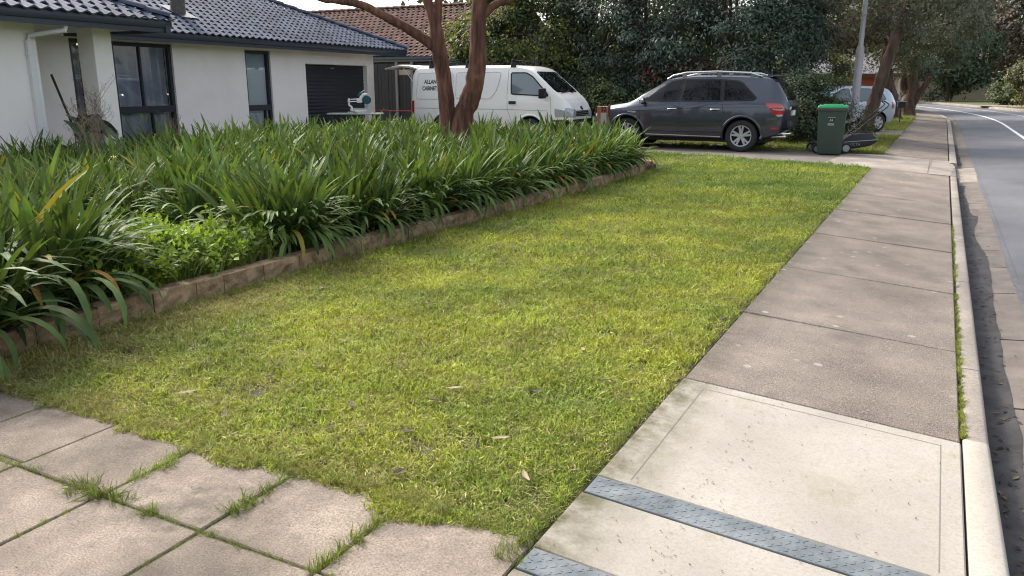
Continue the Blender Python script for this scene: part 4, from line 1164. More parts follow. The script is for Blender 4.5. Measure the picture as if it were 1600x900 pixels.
b = B(); b.tube([(.02, -.262, .245), (.35, -.268, .275), (.60, -.258, .295), (.73, -.2, .30)], .009, 6); obj('catcher_rib', b.mesh('catcher_rib'), M['zinc'], ct)
b = B(); b.tube([(.2, -.02, .41), (.25, -.02, .455), (.5, -.02, .46), (.56, -.02, .42)], .016, 8); obj('catcher_handle', b.mesh('catcher_handle'), M['carblack'], ct)
flat_text('VICTA', .085, .95, (.24, -.272, .175), (R(90), 0, 0), mat('greyprint', (.25, .25, .26), .6), ct)
for s_ in (-1, 1):
    b = B(); b.tube([(.02, .20 * s_, .24), (.45, .20 * s_, .66), (.86, .19 * s_, 1.0), (.90, .15 * s_, 1.06), (.80, .1 * s_, 1.13)], .013, 8); obj('handlebar', b.mesh('handlebar'), M['carblack'], mw, smooth=60)
b = B(); b.tube([(.80, -.11, 1.13), (.80, .11, 1.13)], .013, 8); b.tube([(.5, .2, .74), (.58, .21, .86), (.68, .2, .9)], .008, 6); obj('grip', b.mesh('grip'), M['carblack'], mw)
b = B(); b.tube([(.46, .21, .72), (.40, .24, .60), (.2, .22, .45), (-.1, .1, .42)], .006, 6); obj('cable', b.mesh('cable'), M['carblack'], mw)
# ---- light pole
lp = empty('light_pole', (-2.2, 25.0, -.03), 0, label='tall grey steel street light pole beside the leaning tree', cat='light pole')
b = B(); b.lathe([(.115, 0), (.105, 2.45), (.098, 2.50), (.075, 2.53)], 20); obj('lower_tube', b.mesh('lower_tube'), M['polelow'], lp, smooth=50)
b = B(); b.tube([(0, 0, 2.4), (.01, 0, 5), (.03, 0, 7.2), (.3, 0, 7.7), (1.2, 0, 7.9)], [.068, .06, .052, .045, .04], 14); obj('upper_tube', b.mesh('upper_tube'), M['pole'], lp, smooth=50)
b = B(); b.box(1.1, 1.65, -.1, .1, 7.84, 7.95); obj('lamp_head', b.mesh('lamp_head', .02), M['pole'], lp)
# ---- brick letterbox pillar
lb = empty('letterbox_pillar', (-6.69, 17.15, 0), R(20), label='short red brick letterbox pillar numbered 32 in front of the SUV', cat='letterbox')
obj('core', B().box(-.135, .135, -.105, .125, 0, 1.0).mesh('core'), M['mortar'], lb)
for r_ in range(12):
    z = .005 + r_ * .083
    if r_ % 2: cells = [(-.145, -.0), (.01, .145)]
    else: cells = [(-.145, -.075), (-.065, .075), (.085, .145)]
    for (a, c) in cells:
        if .45 < z < .82 and a < .06 and c > -.06:
            if a < -.08: c = -.07
            elif c > .08: a = .07
            else: continue
        obj('brick', B().box(a, c, -.115, .135, z, z + .074).mesh('brick', .004), M['redbrick'], lb)
obj('letter_door', B().box(-.062, .062, -.119, -.10, .42, .86).mesh('letter_door', .004), M['zinc'], lb)
obj('cap', B().box(.10, .15, -.12, .14, .7, 1.03).mesh('cap', .006), M['barkdark'], lb)
flat_text('32', .14, .85, (.0, -.120, .895), (R(90), 0, 0), M['carblack'], lb, 'number', .004)
# ---- work table with mitre saw in front of the garage
wt = empty('work_table', (-12.5, 15.7, 0), R(27.7), label='folding work table set up in front of the dark garage door', cat='table')
obj('table_top', B().prism([(-.62, -.3), (.62, -.3), (.68, 0), (.62, .3), (-.62, .3), (-.68, 0)], .775, .805).mesh('table_top', .005), M['zinc'], wt)
for (lx, ly) in ((-.5, -.22), (.5, -.22), (-.5, .22), (.5, .22)):
    b = B(); b.tube([(lx * .9, ly, .78), (lx * 1.05, ly * 1.1, .0)], .02, 8); obj('leg', b.mesh('leg'), M['plastic'], wt)
ms = empty('mitre_saw', (-12.5, 15.7, .806), R(27.7), label='teal and silver mitre saw standing on the work table', cat='saw')
ms.scale = (.85,) * 3
b = B(); b.lathe([(.21, 0), (.21, .05), (.19, .07), (.001, .07)], 24, cx=.12); b.box(-.2, .42, -.1, .1, 0, .035); obj('base', b.mesh('base'), M['metalgrey'], ms, smooth=40)
b = B(); b.box(-.16, .44, .05, .075, .06, .13); obj('fence', b.mesh('fence'), M['metalgrey'], ms)
b = B(); b.tube([(-.08, .0, .06), (-.10, 0, .16), (-.17, 0, .22), (-.17, 0, .40)], .028, 8); obj('column', b.mesh('column'), M['poly_white'], ms)
b = B(); b.tube([(-.2, .03, .37), (.12, .03, .38)], .014, 8); b.tube([(-.2, -.03, .31), (.12, -.03, .32)], .014, 8); obj('slide_rails', b.mesh('slide_rails'), M['metalgrey'], ms)
b = B(); b.box(.06, .2, -.06, .06, .28, .40); b.tube([(.16, 0, .4), (.24, 0, .5), (.36, 0, .52)], [.05, .05, .03], 10); obj('motor_housing', b.mesh('motor_housing', .01), M['poly_white'], ms)
b = B(); b.lathe([(.001, -.025), (.118, -.025), (.118, .025), (.001, .025)], 28, 'y', cx=.34, cz=.36); b.box(.2, .46, -.02, .02, .36, .40); obj('blade_guard', b.mesh('blade_guard'), mat('sawdark', (.008, .07, .085), .5), ms, smooth=40)
b = B(); b.tube([(.1, 0, .46), (.16, 0, .54), (.3, 0, .62)], .018, 8); obj('saw_handle', b.mesh('saw_handle'), M['sawteal'], ms)
# ---- dark bags / tools on the ground between table and van
b = B(); b.box(-.4, .4, -.2, .2, 0, .5); obj('tool_crate', b.mesh('tool_crate', .03, 2), M['plastic'], None, (-13.3, 17.95, .0), (0, 0, .2), label='black tool crate on the driveway behind the van', cat='crate')
# ---- letterbox on a post far along the path
fm = empty('post_letterbox', (-1.45, 36.0, -.02), R(10), label='small dark letterbox on a thin post beside the distant footpath', cat='letterbox')
b = B(); b.tube([(0, 0, 0), (0, 0, .6)], .02, 8); obj('post', b.mesh('lpost'), M['carblack'], fm)
obj('letter_case', B().box(-.14, .14, -.14, .14, .6, .82).mesh('letter_case', .02, 2), M['plastic'], fm)
obj('lid', B().box(-.17, .17, -.17, .17, .825, .85).mesh('llid', .008), M['zinc'], fm)
# ---- broom handle leaning in the porch
br = empty('leaning_broom', (-11.85, 8.02, 0), 0, label='dark handled broom leaning against the porch wall', cat='broom')
b = B(); b.tube([(.12, .12, .12), (-.16, -.16, 1.62)], .018, 8); obj('handle', b.mesh('broom_handle'), M['barkdark'], br)
obj('head', B().box(-.02, .26, .09, .15, 0.0, .13).mesh('broom_head', .01), M['timber_dark'], br)

# ================================================================== GROUND LITTER
def leaf_card(l, wd, curl):
    vs = []; n = 6
    for i in range(n + 1):
        t = i / n; ww = wd * math.sin(math.pi * min(max(t * .94 + .03, 0), 1)) ** .8; z = curl * (t - .5) ** 2 * 4 * l
        y = .06 * l * math.sin(t * 3)
        vs += [(l * (t - .5), y - ww, z + .15 * ww), (l * (t - .5), y, z - .1 * ww), (l * (t - .5), y + ww, z + .2 * ww)]
    fs = []
    for i in range(n):
        for k in range(2): fs.append((i * 3 + k, i * 3 + k + 1, i * 3 + k + 4, i * 3 + k + 3))
    return B().add(vs, fs).mesh('fallen_leaf')
lms = [leaf_card(l, w_, c_) for l, w_, c_ in ((.10, .013, .04), (.12, .011, -.03), (.085, .017, .08), (.07, .015, .05))]
for m_ in lms: m_.materials.append(M['deadleaf'])
lm2 = [m_.copy() for m_ in lms]
for m_ in lm2: m_.materials.clear(); m_.materials.append(M['straw'])
LEAVES = [(-1.65, 4.0), (-1.10, 5.0), (-3.45, 3.9), (-3.62, 3.75), (-1.98, 3.15), (-2.4, 3.3), (-1.9, 2.62), (-2.22, 2.5), (-1.5, 2.75), (-2.0, 3.0), (-2.9, 2.85), (-3.8, 3.2), (-2.95, 3.5), (-1.35, 3.6), (-2.6, 4.3), (-1.7, 2.3), (-1.25, 2.5), (-3.3, 4.6), (-2.1, 5.6), (-1.5, 6.2), (-3.1, 2.5), (-2.75, 2.4), (-1.6, 3.3), (-2.3, 2.75), (-3.9, 4.4), (-1.3, 4.2), (-2.8, 3.1)]
for i, (x_, y_) in enumerate(LEAVES):
    src = (lms if i % 4 else lm2)[i % 4]
    o = obj('fallen_leaf', src, None, None, (x_, y_, .017), (rnd.uniform(-.1, .1), rnd.uniform(-.1, .1), rnd.uniform(0, 6)), label='dry fallen gum leaf lying on the mown lawn', cat='leaf', group='fallen leaves on the lawn')
    o.scale = (rnd.uniform(.55, 1.0),) * 3
# ================================================================== VEGETATION
def unit(n, rng=nr):
    d = rng.normal(size=(n, 3)); return d / np.linalg.norm(d, axis=1, keepdims=True)
def leaf_quads(P, L, W_, bias=(0, 0, 0), up=.0, rng=nr, nrm=None):
    """one folded rhombus leaf at each point"""
    n = len(P)
    d = unit(n, rng) + np.asarray(bias); d /= np.linalg.norm(d, axis=1, keepdims=True)
    r_ = unit(n, rng); r_[:, 2] += up
    if nrm is not None:
        r_ = nrm + .55 * unit(n, rng); r_ /= np.linalg.norm(r_, axis=1, keepdims=True)
        d = d - r_ * np.sum(d * r_, axis=1, keepdims=True); d /= np.linalg.norm(d, axis=1, keepdims=True) + 1e-9
        s = np.cross(r_, d)
    else:
        s = np.cross(d, r_)
    s /= np.linalg.norm(s, axis=1, keepdims=True) + 1e-9
    nn = np.cross(d, s) if nrm is not None else np.cross(s, d)
    l = (L * rng.uniform(.6, 1.35, n))[:, None]; w_ = (W_ * rng.uniform(.7, 1.3, n))[:, None]
    V = np.empty((n, 4, 3))
    V[:, 0] = P; V[:, 1] = P + d * l * .45 + s * w_ + nn * w_ * .25; V[:, 2] = P + d * l; V[:, 3] = P + d * l * .45 - s * w_ + nn * w_ * .25
    F = np.arange(4 * n).reshape(n, 4)
    return V.reshape(-1, 3), F
def crown_points(n, rad, clumps, csize, rng=nr, lo=.45, flat=.7, zmin=None):
    """uneven clumps of leaf positions filling an ellipsoid"""
    d = unit(clumps, rng)
    f = rng.uniform(lo, 1.0, clumps) ** .45
    bump = np.array([1 + .28 * mn.noise(Vector(q) * 2.1 + Vector((rad[0] * 3, 1, 5))) for q in d])
    c = d * (f * bump)[:, None] * np.asarray(rad)
    k = rng.integers(0, clumps, n)
    g = rng.normal(size=(n, 3)) * csize * rng.uniform(.45, 1.0, clumps)[k][:, None]
    g[:, 2] *= flat
    p = c[k] + g
    global LASTN
    LASTN = g / (np.linalg.norm(g, axis=1, keepdims=True) + 1e-9) * .7 + c[k] / (np.linalg.norm(c[k], axis=1, keepdims=True) + 1e-9) * .5 + np.array((0, 0, .55))
    return p, c
def trunk_tube(b, pts, rad, n=12, rough=.12, seg=12):
    P = [Vector(p) for p in pts]; out = []; rr = []
    for i in range(len(P) - 1):
        for k in range(seg):
            t = k / seg
            p0, p1, p2, p3 = P[max(i - 1, 0)], P[i], P[i + 1], P[min(i + 2, len(P) - 1)]
            q = .5 * ((2 * p1) + (p2 - p0) * t + (2 * p0 - 5 * p1 + 4 * p2 - p3) * t * t + (3 * p1 - p0 - 3 * p2 + p3) * t ** 3)
            out.append(q); rr.append(rad[i] + (rad[i + 1] - rad[i]) * t)
    out.append(P[-1]); rr.append(rad[-1])
    n0 = len(b.v)
    b.tube(out, rr, n)
    for j in range(n0, len(b.v)):
        i = (j - n0) // n
        if i < len(out):
            v = Vector(b.v[j]); c = out[i]; dd = v - c
            f = 1 + rough * (mn.noise(v * 7) + 1.1 * mn.noise(Vector((v.x * 26, v.y * 26, v.z * 5))))
            b.v[j] = tuple(c + dd * f)
def plant(name, loc, label, cat, leafmat, rad, cz, n, L, W_, clumps, csize, group=None, trunk=None, bark='barkdark', bias=(0, 0, -.25), lo=.45, zmin=-99, extra=None, tr=None, seed=None, limbs=5):
    rng = np.random.default_rng(seed if seed is not None else rnd.randrange(10 ** 6))
    t = empty(name, loc, label=label, cat=cat, group=group)
    p, c = crown_points(n, rad, clumps, csize, rng, lo)
    p[:, 2] += cz; c = c + np.array((0, 0, cz))
    kk = p[:, 2] > max(zmin, .02); NN = LASTN[kk]; p = p[kk]
    V, F = leaf_quads(p, L, W_, bias, rng=rng, nrm=NN)
    V[:, 2] = np.maximum(V[:, 2], .01)
    obj('crown', np_mesh('crown', V, F), M[leafmat], t)
    b = B()
    if trunk:
        pts, rr = trunk
        trunk_tube(b, pts, rr)
        tip = Vector(pts[-1])
    else:
        tip = Vector((0, 0, max(.25, cz - rad[2] * .35))); b.tube([(0, 0, -.02), (.02, .01, tip.z * .5), tuple(tip)], [.06 + .025 * rad[2], .05 + .02 * rad[2], .03 + .015 * rad[2]], 9)
    order = np.argsort(-np.linalg.norm(c - np.array(tip), axis=1))
    for k in range(limbs):
        q = Vector(c[order[int(k * len(order) / (limbs * 1.6))]]); mid = tip.lerp(q, .5) + Vector((rng.uniform(-.2, .2), rng.uniform(-.2, .2), .15 * rad[2] * .3))
        r0 = (trunk[1][-1] if trunk else .03 + .015 * rad[2]) * .7
        b.tube([tuple(tip - Vector((0, 0, .05))), tuple(mid), tuple(tip.lerp(q, .93))], [r0, r0 * .6, r0 * .25], 7)
    obj('trunk', b.mesh('trunk'), M[bark], t, smooth=60)
    if extra:
        em, frac, lift = extra
        q = p[rng.random(len(p)) < frac]; q = q[(q[:, 2] > cz - .2 * rad[2]) & (np.linalg.norm((q - np.array((0, 0, cz))) / np.array(rad), axis=1) > lift)]
        V, F = leaf_quads(q + unit(len(q), rng) * .05, L * 1.1, W_ * 1.1, (0, -.2, .3), rng=rng)
        obj('new_growth', np_mesh('new_growth', V, F), M[em], t)
    return t

# ---- the twin-trunk tree in the bed
tr = empty('garden_tree', (-7.3, 11.72, .05), label='reddish-barked tree with two leaning trunks rising from the agapanthus bed', cat='tree')
T0 = Vector((-7.3, 11.72, .05))
def rel(pts): return [tuple(Vector(p) - T0) for p in pts]
b = B()
trunk_tube(b, rel([(-7.36, 11.70, -.05), (-7.37, 11.71, .86), (-7.418, 11.69, 1.54), (-7.49, 11.65, 2.05), (-7.53, 11.63, 2.43), (-7.65, 11.57, 2.85), (-7.9, 11.4, 3.8), (-8.3, 11.2, 5.0)]), [.175, .145, .128, .125, .105, .075, .065, .04], 18, .10)
trunk_tube(b, rel([(-7.52, 11.64, 2.3), (-7.49, 11.655, 2.66), (-7.46, 11.67, 2.9), (-7.35, 11.8, 3.8), (-7.1, 12.2, 5.2)]), [.085, .075, .07, .06, .035], 14, .10)
trunk_tube(b, rel([(-7.47, 11.66, 1.93), (-7.585, 11.60, 2.10), (-7.93, 11.42, 2.36), (-8.27, 11.24, 2.56), (-8.59, 11.08, 2.73), (-8.96, 10.88, 2.80), (-9.3, 10.7, 2.90), (-10.1, 10.2, 3.6), (-10.8, 9.8, 4.4)]), [.09, .085, .078, .07, .062, .055, .05, .04, .025], 14, .10)
obj('trunk', b.mesh('trunk', 0), M['bark'], tr, smooth=70)
b = B()
trunk_tube(b, rel([(-7.18, 11.70, -.05), (-7.11, 11.74, .86), (-7.0, 11.80, 1.2), (-6.925, 11.835, 1.45), (-6.873, 11.865, 1.8), (-6.86, 11.872, 2.3), (-6.83, 11.89, 2.8), (-6.7, 12.0, 3.8), (-6.4, 12.3, 5.2)]), [.20, .165, .16, .155, .145, .13, .115, .09, .05], 18, .10)
trunk_tube(b, rel([(-6.86, 11.87, 2.36), (-6.78, 11.91, 2.56), (-6.6, 12.01, 2.73), (-6.37, 12.13, 2.82), (-6.0, 12.3, 3.1), (-5.2, 12.5, 4.2)]), [.075, .07, .06, .055, .05, .03], 12, .10)
b.tube(rel([(-7.45, 11.66, 2.55), (-7.1, 11.8, 2.48), (-6.9, 11.86, 2.5)]), .008, 5)
obj('trunk', b.mesh('trunk', 0), M['bark'], tr, smooth=70)
p, c = crown_points(9000, (3.4, 3.2, 1.9), 60, .38, nr, .3)
p[:, 2] += 6.0; p = p[p[:, 2] > 4.1]
V, F = leaf_quads(p, .13, .022, (0, 0, -.5)); obj('crown', np_mesh('crown', V, F), M['leaf_gum'], tr)
# a few hanging twigs with leaves on the low branch
b = B(); tw = []
for k in range(7):
    x0 = Vector((-8.6 - .12 * k, 11.07 - .06 * k, 2.72 + .03 * k)) - T0
    q = x0 + Vector((rnd.uniform(-.1, .1), rnd.uniform(-.1, .1), -rnd.uniform(.05, .18)))
    b.tube([tuple(x0), tuple(q)], .004, 4); tw.append(q)
obj('twig', b.mesh('twig'), M['barkdark'], tr)

# ---- evergreen screen behind the vehicles
scr = 'evergreens behind the parked vehicles'
plant('evergreen_tree', (-12.6, 24.3, 0), 'bushy evergreen with bright lime new growth behind the white van', 'tree', 'leaf_mid', (2.1, 1.5, 2.6), 2.6, 32000, .13, .032, 120, .36, scr, extra=('leaf_lime', .5, .86), seed=1)
plant('evergreen_tree', (-10.3, 25.2, 0), 'dark shadowy evergreen filling the gap between van and SUV', 'tree', 'leaf_dark', (2.1, 1.6, 3.2), 3.0, 24000, .12, .026, 100, .34, scr, seed=2, extra=('leaf_mid', .12, .75))
plant('evergreen_tree', (-8.4, 24.9, 0), 'tall drooping blue-green evergreen behind the SUV bonnet', 'tree', 'leaf_blue', (2.5, 1.7, 3.1), 3.6, 28000, .13, .024, 110, .34, scr, bias=(0, -.2, -.5), seed=3, zmin=.4)
plant('evergreen_tree', (-5.7, 24.6, 0), 'broad dark weeping evergreen overhanging the SUV roof', 'tree', 'leaf_blue', (2.6, 1.7, 3.2), 3.4, 30000, .13, .024, 110, .34, scr, bias=(0, -.2, -.5), seed=4, zmin=.9)
plant('evergreen_tree', (-4.35, 24.0, 0), 'rounded dark evergreen behind the SUV tailgate', 'tree', 'leaf_blue', (1.35, 1.3, 2.1), 2.0, 16000, .11, .022, 70, .3, scr, seed=5)
plant('red_leaved_shrub', (-6.9, 23.75, 0), 'red-leaved shrub showing through the dark evergreens above the SUV', 'shrub', 'leaf_red', (1.25, .3, .34), 1.85, 1900, .09, .022, 40, .16, None, seed=6)
plant('low_hedge_shrub', (-8.6, 23.2, 0), 'shadowy low shrub behind the SUV bonnet', 'shrub', 'leaf_mid', (2.2, .7, .9), .75, 9000, .09, .024, 60, .24, None, seed=7)
plant('garden_shrub', (-3.2, 22.2, 0), 'dense dark green shrub between SUV and wheelie bin', 'shrub', 'leaf_dark', (.95, .8, .85), .85, 12000, .07, .020, 60, .2, None, seed=8, extra=('leaf_mid', .25, .7))
plant('garden_shrub', (-2.35, 23.4, 0), 'twiggy shrub in front of the pale hatchback', 'shrub', 'leaf_mid', (.75, .6, .52), .5, 4200, .06, .018, 34, .17, None, seed=9)
plant('rounded_bush', (-3.95, 29.6, 0), 'rounded yellow-green bush behind the pale hatchback', 'shrub', 'leaf_olive', (1.35, 1.1, 1.3), 1.4, 12000, .09, .026, 70, .24, None, seed=10, extra=('leaf_lime', .25, .8))
# ---- street and background trees
bgt = 'trees along the far street'
plant('street_tree', (-1.9, 25.5, -.03), 'leaning grey-brown street tree just beyond the mower', 'tree', 'leaf_gum', (2.6, 2.6, 2.2), 4.9, 20000, .13, .022, 70, .40, bgt, trunk=([(0, 0, 0), (.06, 0, .5), (.25, 0, 1.5), (.43, 0, 2.3), (.62, .2, 3.2), (.9, .6, 4.4)], [.25, .185, .165, .15, .12, .08]), bark='bark2', bias=(0, 0, -.5), seed=11, zmin=2.45)
plant('street_tree', (-1.95, 40.0, -.03), 'dark-trunked street tree behind the pale hatchback', 'tree', 'leaf_gum', (2.6, 2.6, 2.5), 4.6, 15000, .16, .03, 60, .42, bgt, trunk=([(0, 0, 0), (-.02, 0, .5), (-.15, 0, 1.0), (-.45, 0, 2.0), (-.5, .2, 3.2)], [.46, .34, .31, .27, .18]), bark='bark2', bias=(0, 0, -.5), seed=12, zmin=2.0)
plant('street_tree', (-1.5, 44.5, -.03), 'thick reddish multi-stemmed street tree with broken limbs by the footpath', 'tree', 'leaf_dark', (3.0, 2.6, 2.4), 4.3, 15000, .17, .032, 60, .42, bgt, trunk=([(0, 0, 0), (0, 0, .6), (.1, 0, 1.4), (-.1, 0, 2.4), (.1, .2, 3.2)], [.42, .33, .27, .24, .16]), bark='bark2', bias=(0, 0, -.5), seed=13, zmin=1.7)
b = B(); trunk_tube(b, [(.15, 0, .5), (.5, -.1, 1.2), (.85, -.2, 1.85)], [.2, .15, .12], 9); trunk_tube(b, [(.05, 0, .8), (-.35, 0, 1.5), (-.3, 0, 2.5)], [.2, .15, .1], 9)
sb_ = [o for o in C.objects if o.name.startswith('street_tree')][-1]
obj('broken_limb', b.mesh('broken_limb'), M['bark2'], sb_, smooth=60)
SPEC = [
 (-7.5, 34, 4.6, (3.4, 2.8, 4.4), 'leaf_mid', 'tall bushy tree behind the yellow-green bush'),
 (-4.2, 37, 5.6, (2.6, 2.6, 3.0), 'leaf_brown', 'brownish gum tree above the light pole'),
 (-10.2, 30.5, 5.0, (4.2, 2.4, 4.4), 'leaf_dark', 'dark tree filling the sky gaps above the evergreens'),
 (-12.5, 38, 5.4, (3.8, 3, 4.6), 'leaf_dark', 'tall dark tree above the evergreens behind the SUV'),
 (-3.4, 55, 3.2, (2.8, 2.4, 3.2), 'leaf_dark', 'dark tree behind the thick reddish street tree'),
 (-3.6, 58.0, 5.0, (3.6, 2.6, 3.2), 'leaf_gum', 'spreading gum overhanging the bend in the street'),
 (-4.5, 84, 5.4, (4.8, 3, 5.2), 'leaf_dark', 'large dark tree at the end of the street bend'),
 (.3, 84, 4.6, (3.6, 3, 4.4), 'leaf_dark', 'dense dark tree left of the distant cream wall'),
 (-1.0, 97, 7.5, (6, 4, 6), 'leaf_gum', 'tall gum behind the dark trees at the bend'),
 (5.5, 99, 8.0, (5.5, 4, 5.2), 'leaf_gum', 'tall gum above the distant cream wall'),
 (7.2, 86, 6.2, (4.0, 3, 5.0), 'leaf_brown', 'brown-tinged tree above the olive shrubs across the road'),
 (12.0, 84, 7.0, (5, 3, 6.2), 'leaf_brown', 'tall brownish tree at the right edge of view'),
]
for k, (v, u_, cz, rad, lm, lab) in enumerate(SPEC):
    s_ = 1 if u_ < 60 else 1.7
    plant('background_tree', (v, u_, -.05), lab, 'tree', lm, rad, cz, 13000, .20 * s_, .045 * s_, 70, .5 * (1 if u_ < 60 else 1.25), 'background trees', bias=(0, 0, -.4), seed=40 + k, bark='barkdark')
sh = [(5.1, 63.5, 1.5, (1.4, 1.6, 1.5), 'leaf_olive', 'nearest olive shrub bank across the road'), (6.6, 67.0, 1.9, (2.0, 1.8, 1.9), 'leaf_olive', 'tall olive shrub behind the roadside bank'),
      (4.6, 70.0, .9, (1.5, 1.2, 1.0), 'leaf_mid', 'low green shrub beside the gravel crossover'), (8.6, 66.0, 2.4, (2.2, 1.8, 2.4), 'leaf_olive', 'large olive shrub cut off by the right edge of view')]
for k, (v, u_, cz, rad, lm, lab) in enumerate(sh):
    plant('roadside_shrub', (v, u_, .02), lab, 'shrub', lm, rad, cz, 9000, .16, .045, 60, .3, 'shrubs across the road', seed=70 + k)
# far mass of trees closing the view
rngf = np.random.default_rng(5)
P_ = []
for k in range(420):
    a = rngf.uniform(-72, 24); d_ = rngf.uniform(74, 120) if a < -22 else rngf.uniform(104, 125)
    hgt = rngf.uniform(5, 9.5) if a > -34 else rngf.uniform(2.0, 6.4)
    if -50 < a < -42: hgt = min(hgt, 5.0)
    c0 = np.array((math.sin(R(a)) * d_, math.cos(R(a)) * d_, rngf.uniform(.2, 1) * hgt))
    P_.append(c0 + rngf.normal(size=(150, 3)) * (1.6, 1.6, 1.0))
P_ = np.concatenate(P_); P_ = P_[P_[:, 2] > .1]
V, F = leaf_quads(P_, .75, .20, (0, 0, -.3), rng=rngf)
obj('treeline', np_mesh('treeline', V, F), M['leaf_dark'], label='far mass of dark trees closing off the view', cat='treeline', kind='stuff')
# unseen trees behind the viewer, added to darken reflections in the car glass
P_ = []
for k in range(260):
    a = rngf.uniform(30, 262); d_ = rngf.uniform(34, 60); hgt = rngf.uniform(2, 7)
    P_.append(np.array((math.sin(R(a)) * d_, math.cos(R(a)) * d_, rngf.uniform(.1, 1) * hgt)) + rngf.normal(size=(90, 3)) * (1.6, 1.6, 1.0))
P_ = np.concatenate(P_); P_ = P_[P_[:, 2] > .1]
V, F = leaf_quads(P_, 1.0, .28, (0, 0, -.3), rng=rngf)
obj('unseen_trees', np_mesh('unseen_trees', V, F), M['leaf_dark'], label='mass of garden trees around the street behind the viewer', cat='treeline', kind='stuff')
# far wall and house by the bend
fw = obj('boundary_wall', B().box(-8, 4.4, 0, .2, 0, 1.75).mesh('boundary_wall'), M['creamwall'], None, (.0, 88.2, .0), label='pale rendered boundary wall at the bend in the street', cat='wall')
obj('coping', B().box(1.6, 3.9, -.1, .3, 1.752, 2.05).mesh('coping', .02), M['poly_white'], fw)
b = B(); 
for dx in (2.7, 3.25): b.tube([(dx, 6, 0), (dx + .05, 6, 2.5), (dx + .2, 6, 6)], [.16, .14, .1], 8)
obj('gum_trunk', b.mesh('gum_trunk'), M['creamwall'], [o for o in C.objects if o.get('label') == 'tall gum above the distant cream wall'][0], (-5.5, -9.5, 0))
h2 = empty('distant_house', (-5.4, 50, 0), label='low brick house half hidden behind the street trees', cat='house')
obj('wall', B().box(-4, 3.1, 0, 6, 0, 1.86).mesh('h2wall'), M['creamwall'], h2)
obj('brick_panel', B().box(.9, 1.9, -.03, -.004, 0, 1.86).mesh('brick_panel'), M['redbrick'], h2)
obj('fascia', B().box(-4.4, 3.5, -.45, -.35, 1.87, 2.05).mesh('h2fascia'), M['barkdark'], h2)
obj('roof', B().add([(-4.4, -.4, 2.06), (3.5, -.4, 2.06), (1.5, 3, 3.3), (-4.4, 3, 3.3), (3.5, 6.4, 2.06)], [(0, 1, 2, 3), (1, 4, 2)]).mesh('h2roof'), M['greyroof'], h2)
for wx in (-1.5, 2.2):
    wn = obj('window', B().box(wx, wx + .7, -.02, -.004, .7, 1.7).mesh('h2win'), M['glass'], h2)

# ---- agapanthus
def strap(L, W_, th0, bend, seg=8, twist=0.0):
    """strap leaf growing along +x, arching over"""
    vs = []; x = z = 0.0; ds = L / seg
    for i in range(seg + 1):
        t = i / seg
        th = th0 - bend * t ** 1.9
        wv = W_ * min(1, .55 + t * 2.2) * math.sqrt(max(.03, 1 - max(0, (t - .62) / .38) ** 2.6))
        yv = twist * t * t
        dn = .32 * wv
        nx, nz = -math.sin(th), math.cos(th)
        vs += [(x + nx * dn, yv - wv, z + nz * dn), (x, yv, z), (x + nx * dn, yv + wv, z + nz * dn)]
        x += math.cos(th) * ds; z += math.sin(th) * ds
    fs = []
    for i in range(seg):
        for k in range(2): fs.append((i * 3 + k, i * 3 + k + 1, i * 3 + k + 4, i * 3 + k + 3))
    return vs, fs
VAR = []
for k in range(16):
    L = rnd.uniform(.60, .82)
    if k < 5: th0, bd = R(rnd.uniform(68, 86)), R(rnd.uniform(15, 70))
    elif k < 11: th0, bd = R(rnd.uniform(52, 70)), R(rnd.uniform(35, 110))
    else: th0, bd = R(rnd.uniform(28, 54)), R(rnd.uniform(50, 140))
    vs, fs = strap(L, rnd.uniform(.016, .0225), th0, bd, 9, rnd.uniform(-.08, .08))
    me_ = B().add(vs, fs).mesh('leaf'); me_.materials.append(M['agap']); shade(me_, 180)
    VAR.append((me_, np.array(vs), np.array(fs)))
dv, df = strap(.42, .016, R(35), R(120), 8, .05)
dead_me = B().add(dv, df).mesh('dead_leaf'); dead_me.materials.append(M['agap_dead'])
def clump_layout(n, spread, seed):
    r_ = random.Random(seed); out = []
    fans = [(r_.uniform(0, 6.283), spread * math.sqrt(r_.random())) for _ in range(22)]
    for i in range(n):
        fa, fr_ = r_.choice(fans); bx, by = fr_ * math.cos(fa) + r_.uniform(-.05, .05), fr_ * math.sin(fa) + r_.uniform(-.05, .05)
        t = r_.random()
        k = r_.randrange(0, 5) if t < .33 else (r_.randrange(5, 11) if t < .70 else r_.randrange(11, 16))
        az = r_.uniform(0, 6.283)
        if fr_ > .1 and k >= 5: az = fa + r_.gauss(0, .9)
        s = r_.uniform(.8, 1.2) * (1.08 - .25 * fr_ / spread)
        m_ = Matrix.Translation((bx, by, r_.uniform(-.01, .03))) @ Matrix.Rotation(az, 4, 'Z') @ Matrix.Rotation(r_.uniform(-.2, .2), 4, 'X') @ Matrix.Diagonal((s, s * r_.uniform(.85, 1.15), s, 1))
        out.append((k, m_, az, math.hypot(bx, by)))
    return out
def join_leaves(lay, name):
    Vs, Fs = [], []; n0 = 0
    for k, m_, _, _ in lay:
        A_ = np.array(m_); v = VAR[k][1] @ A_[:3, :3].T + A_[:3, 3]
        Vs.append(v); Fs.append(VAR[k][2] + n0); n0 += len(v)
    me_ = np_mesh(name, np.concatenate(Vs), np.concatenate(Fs)); me_.materials.append(M['agap']); shade(me_, 180)
    return me_
CL = [join_leaves(clump_layout(380, .35, 100 + k), 'foliage') for k in range(6)]
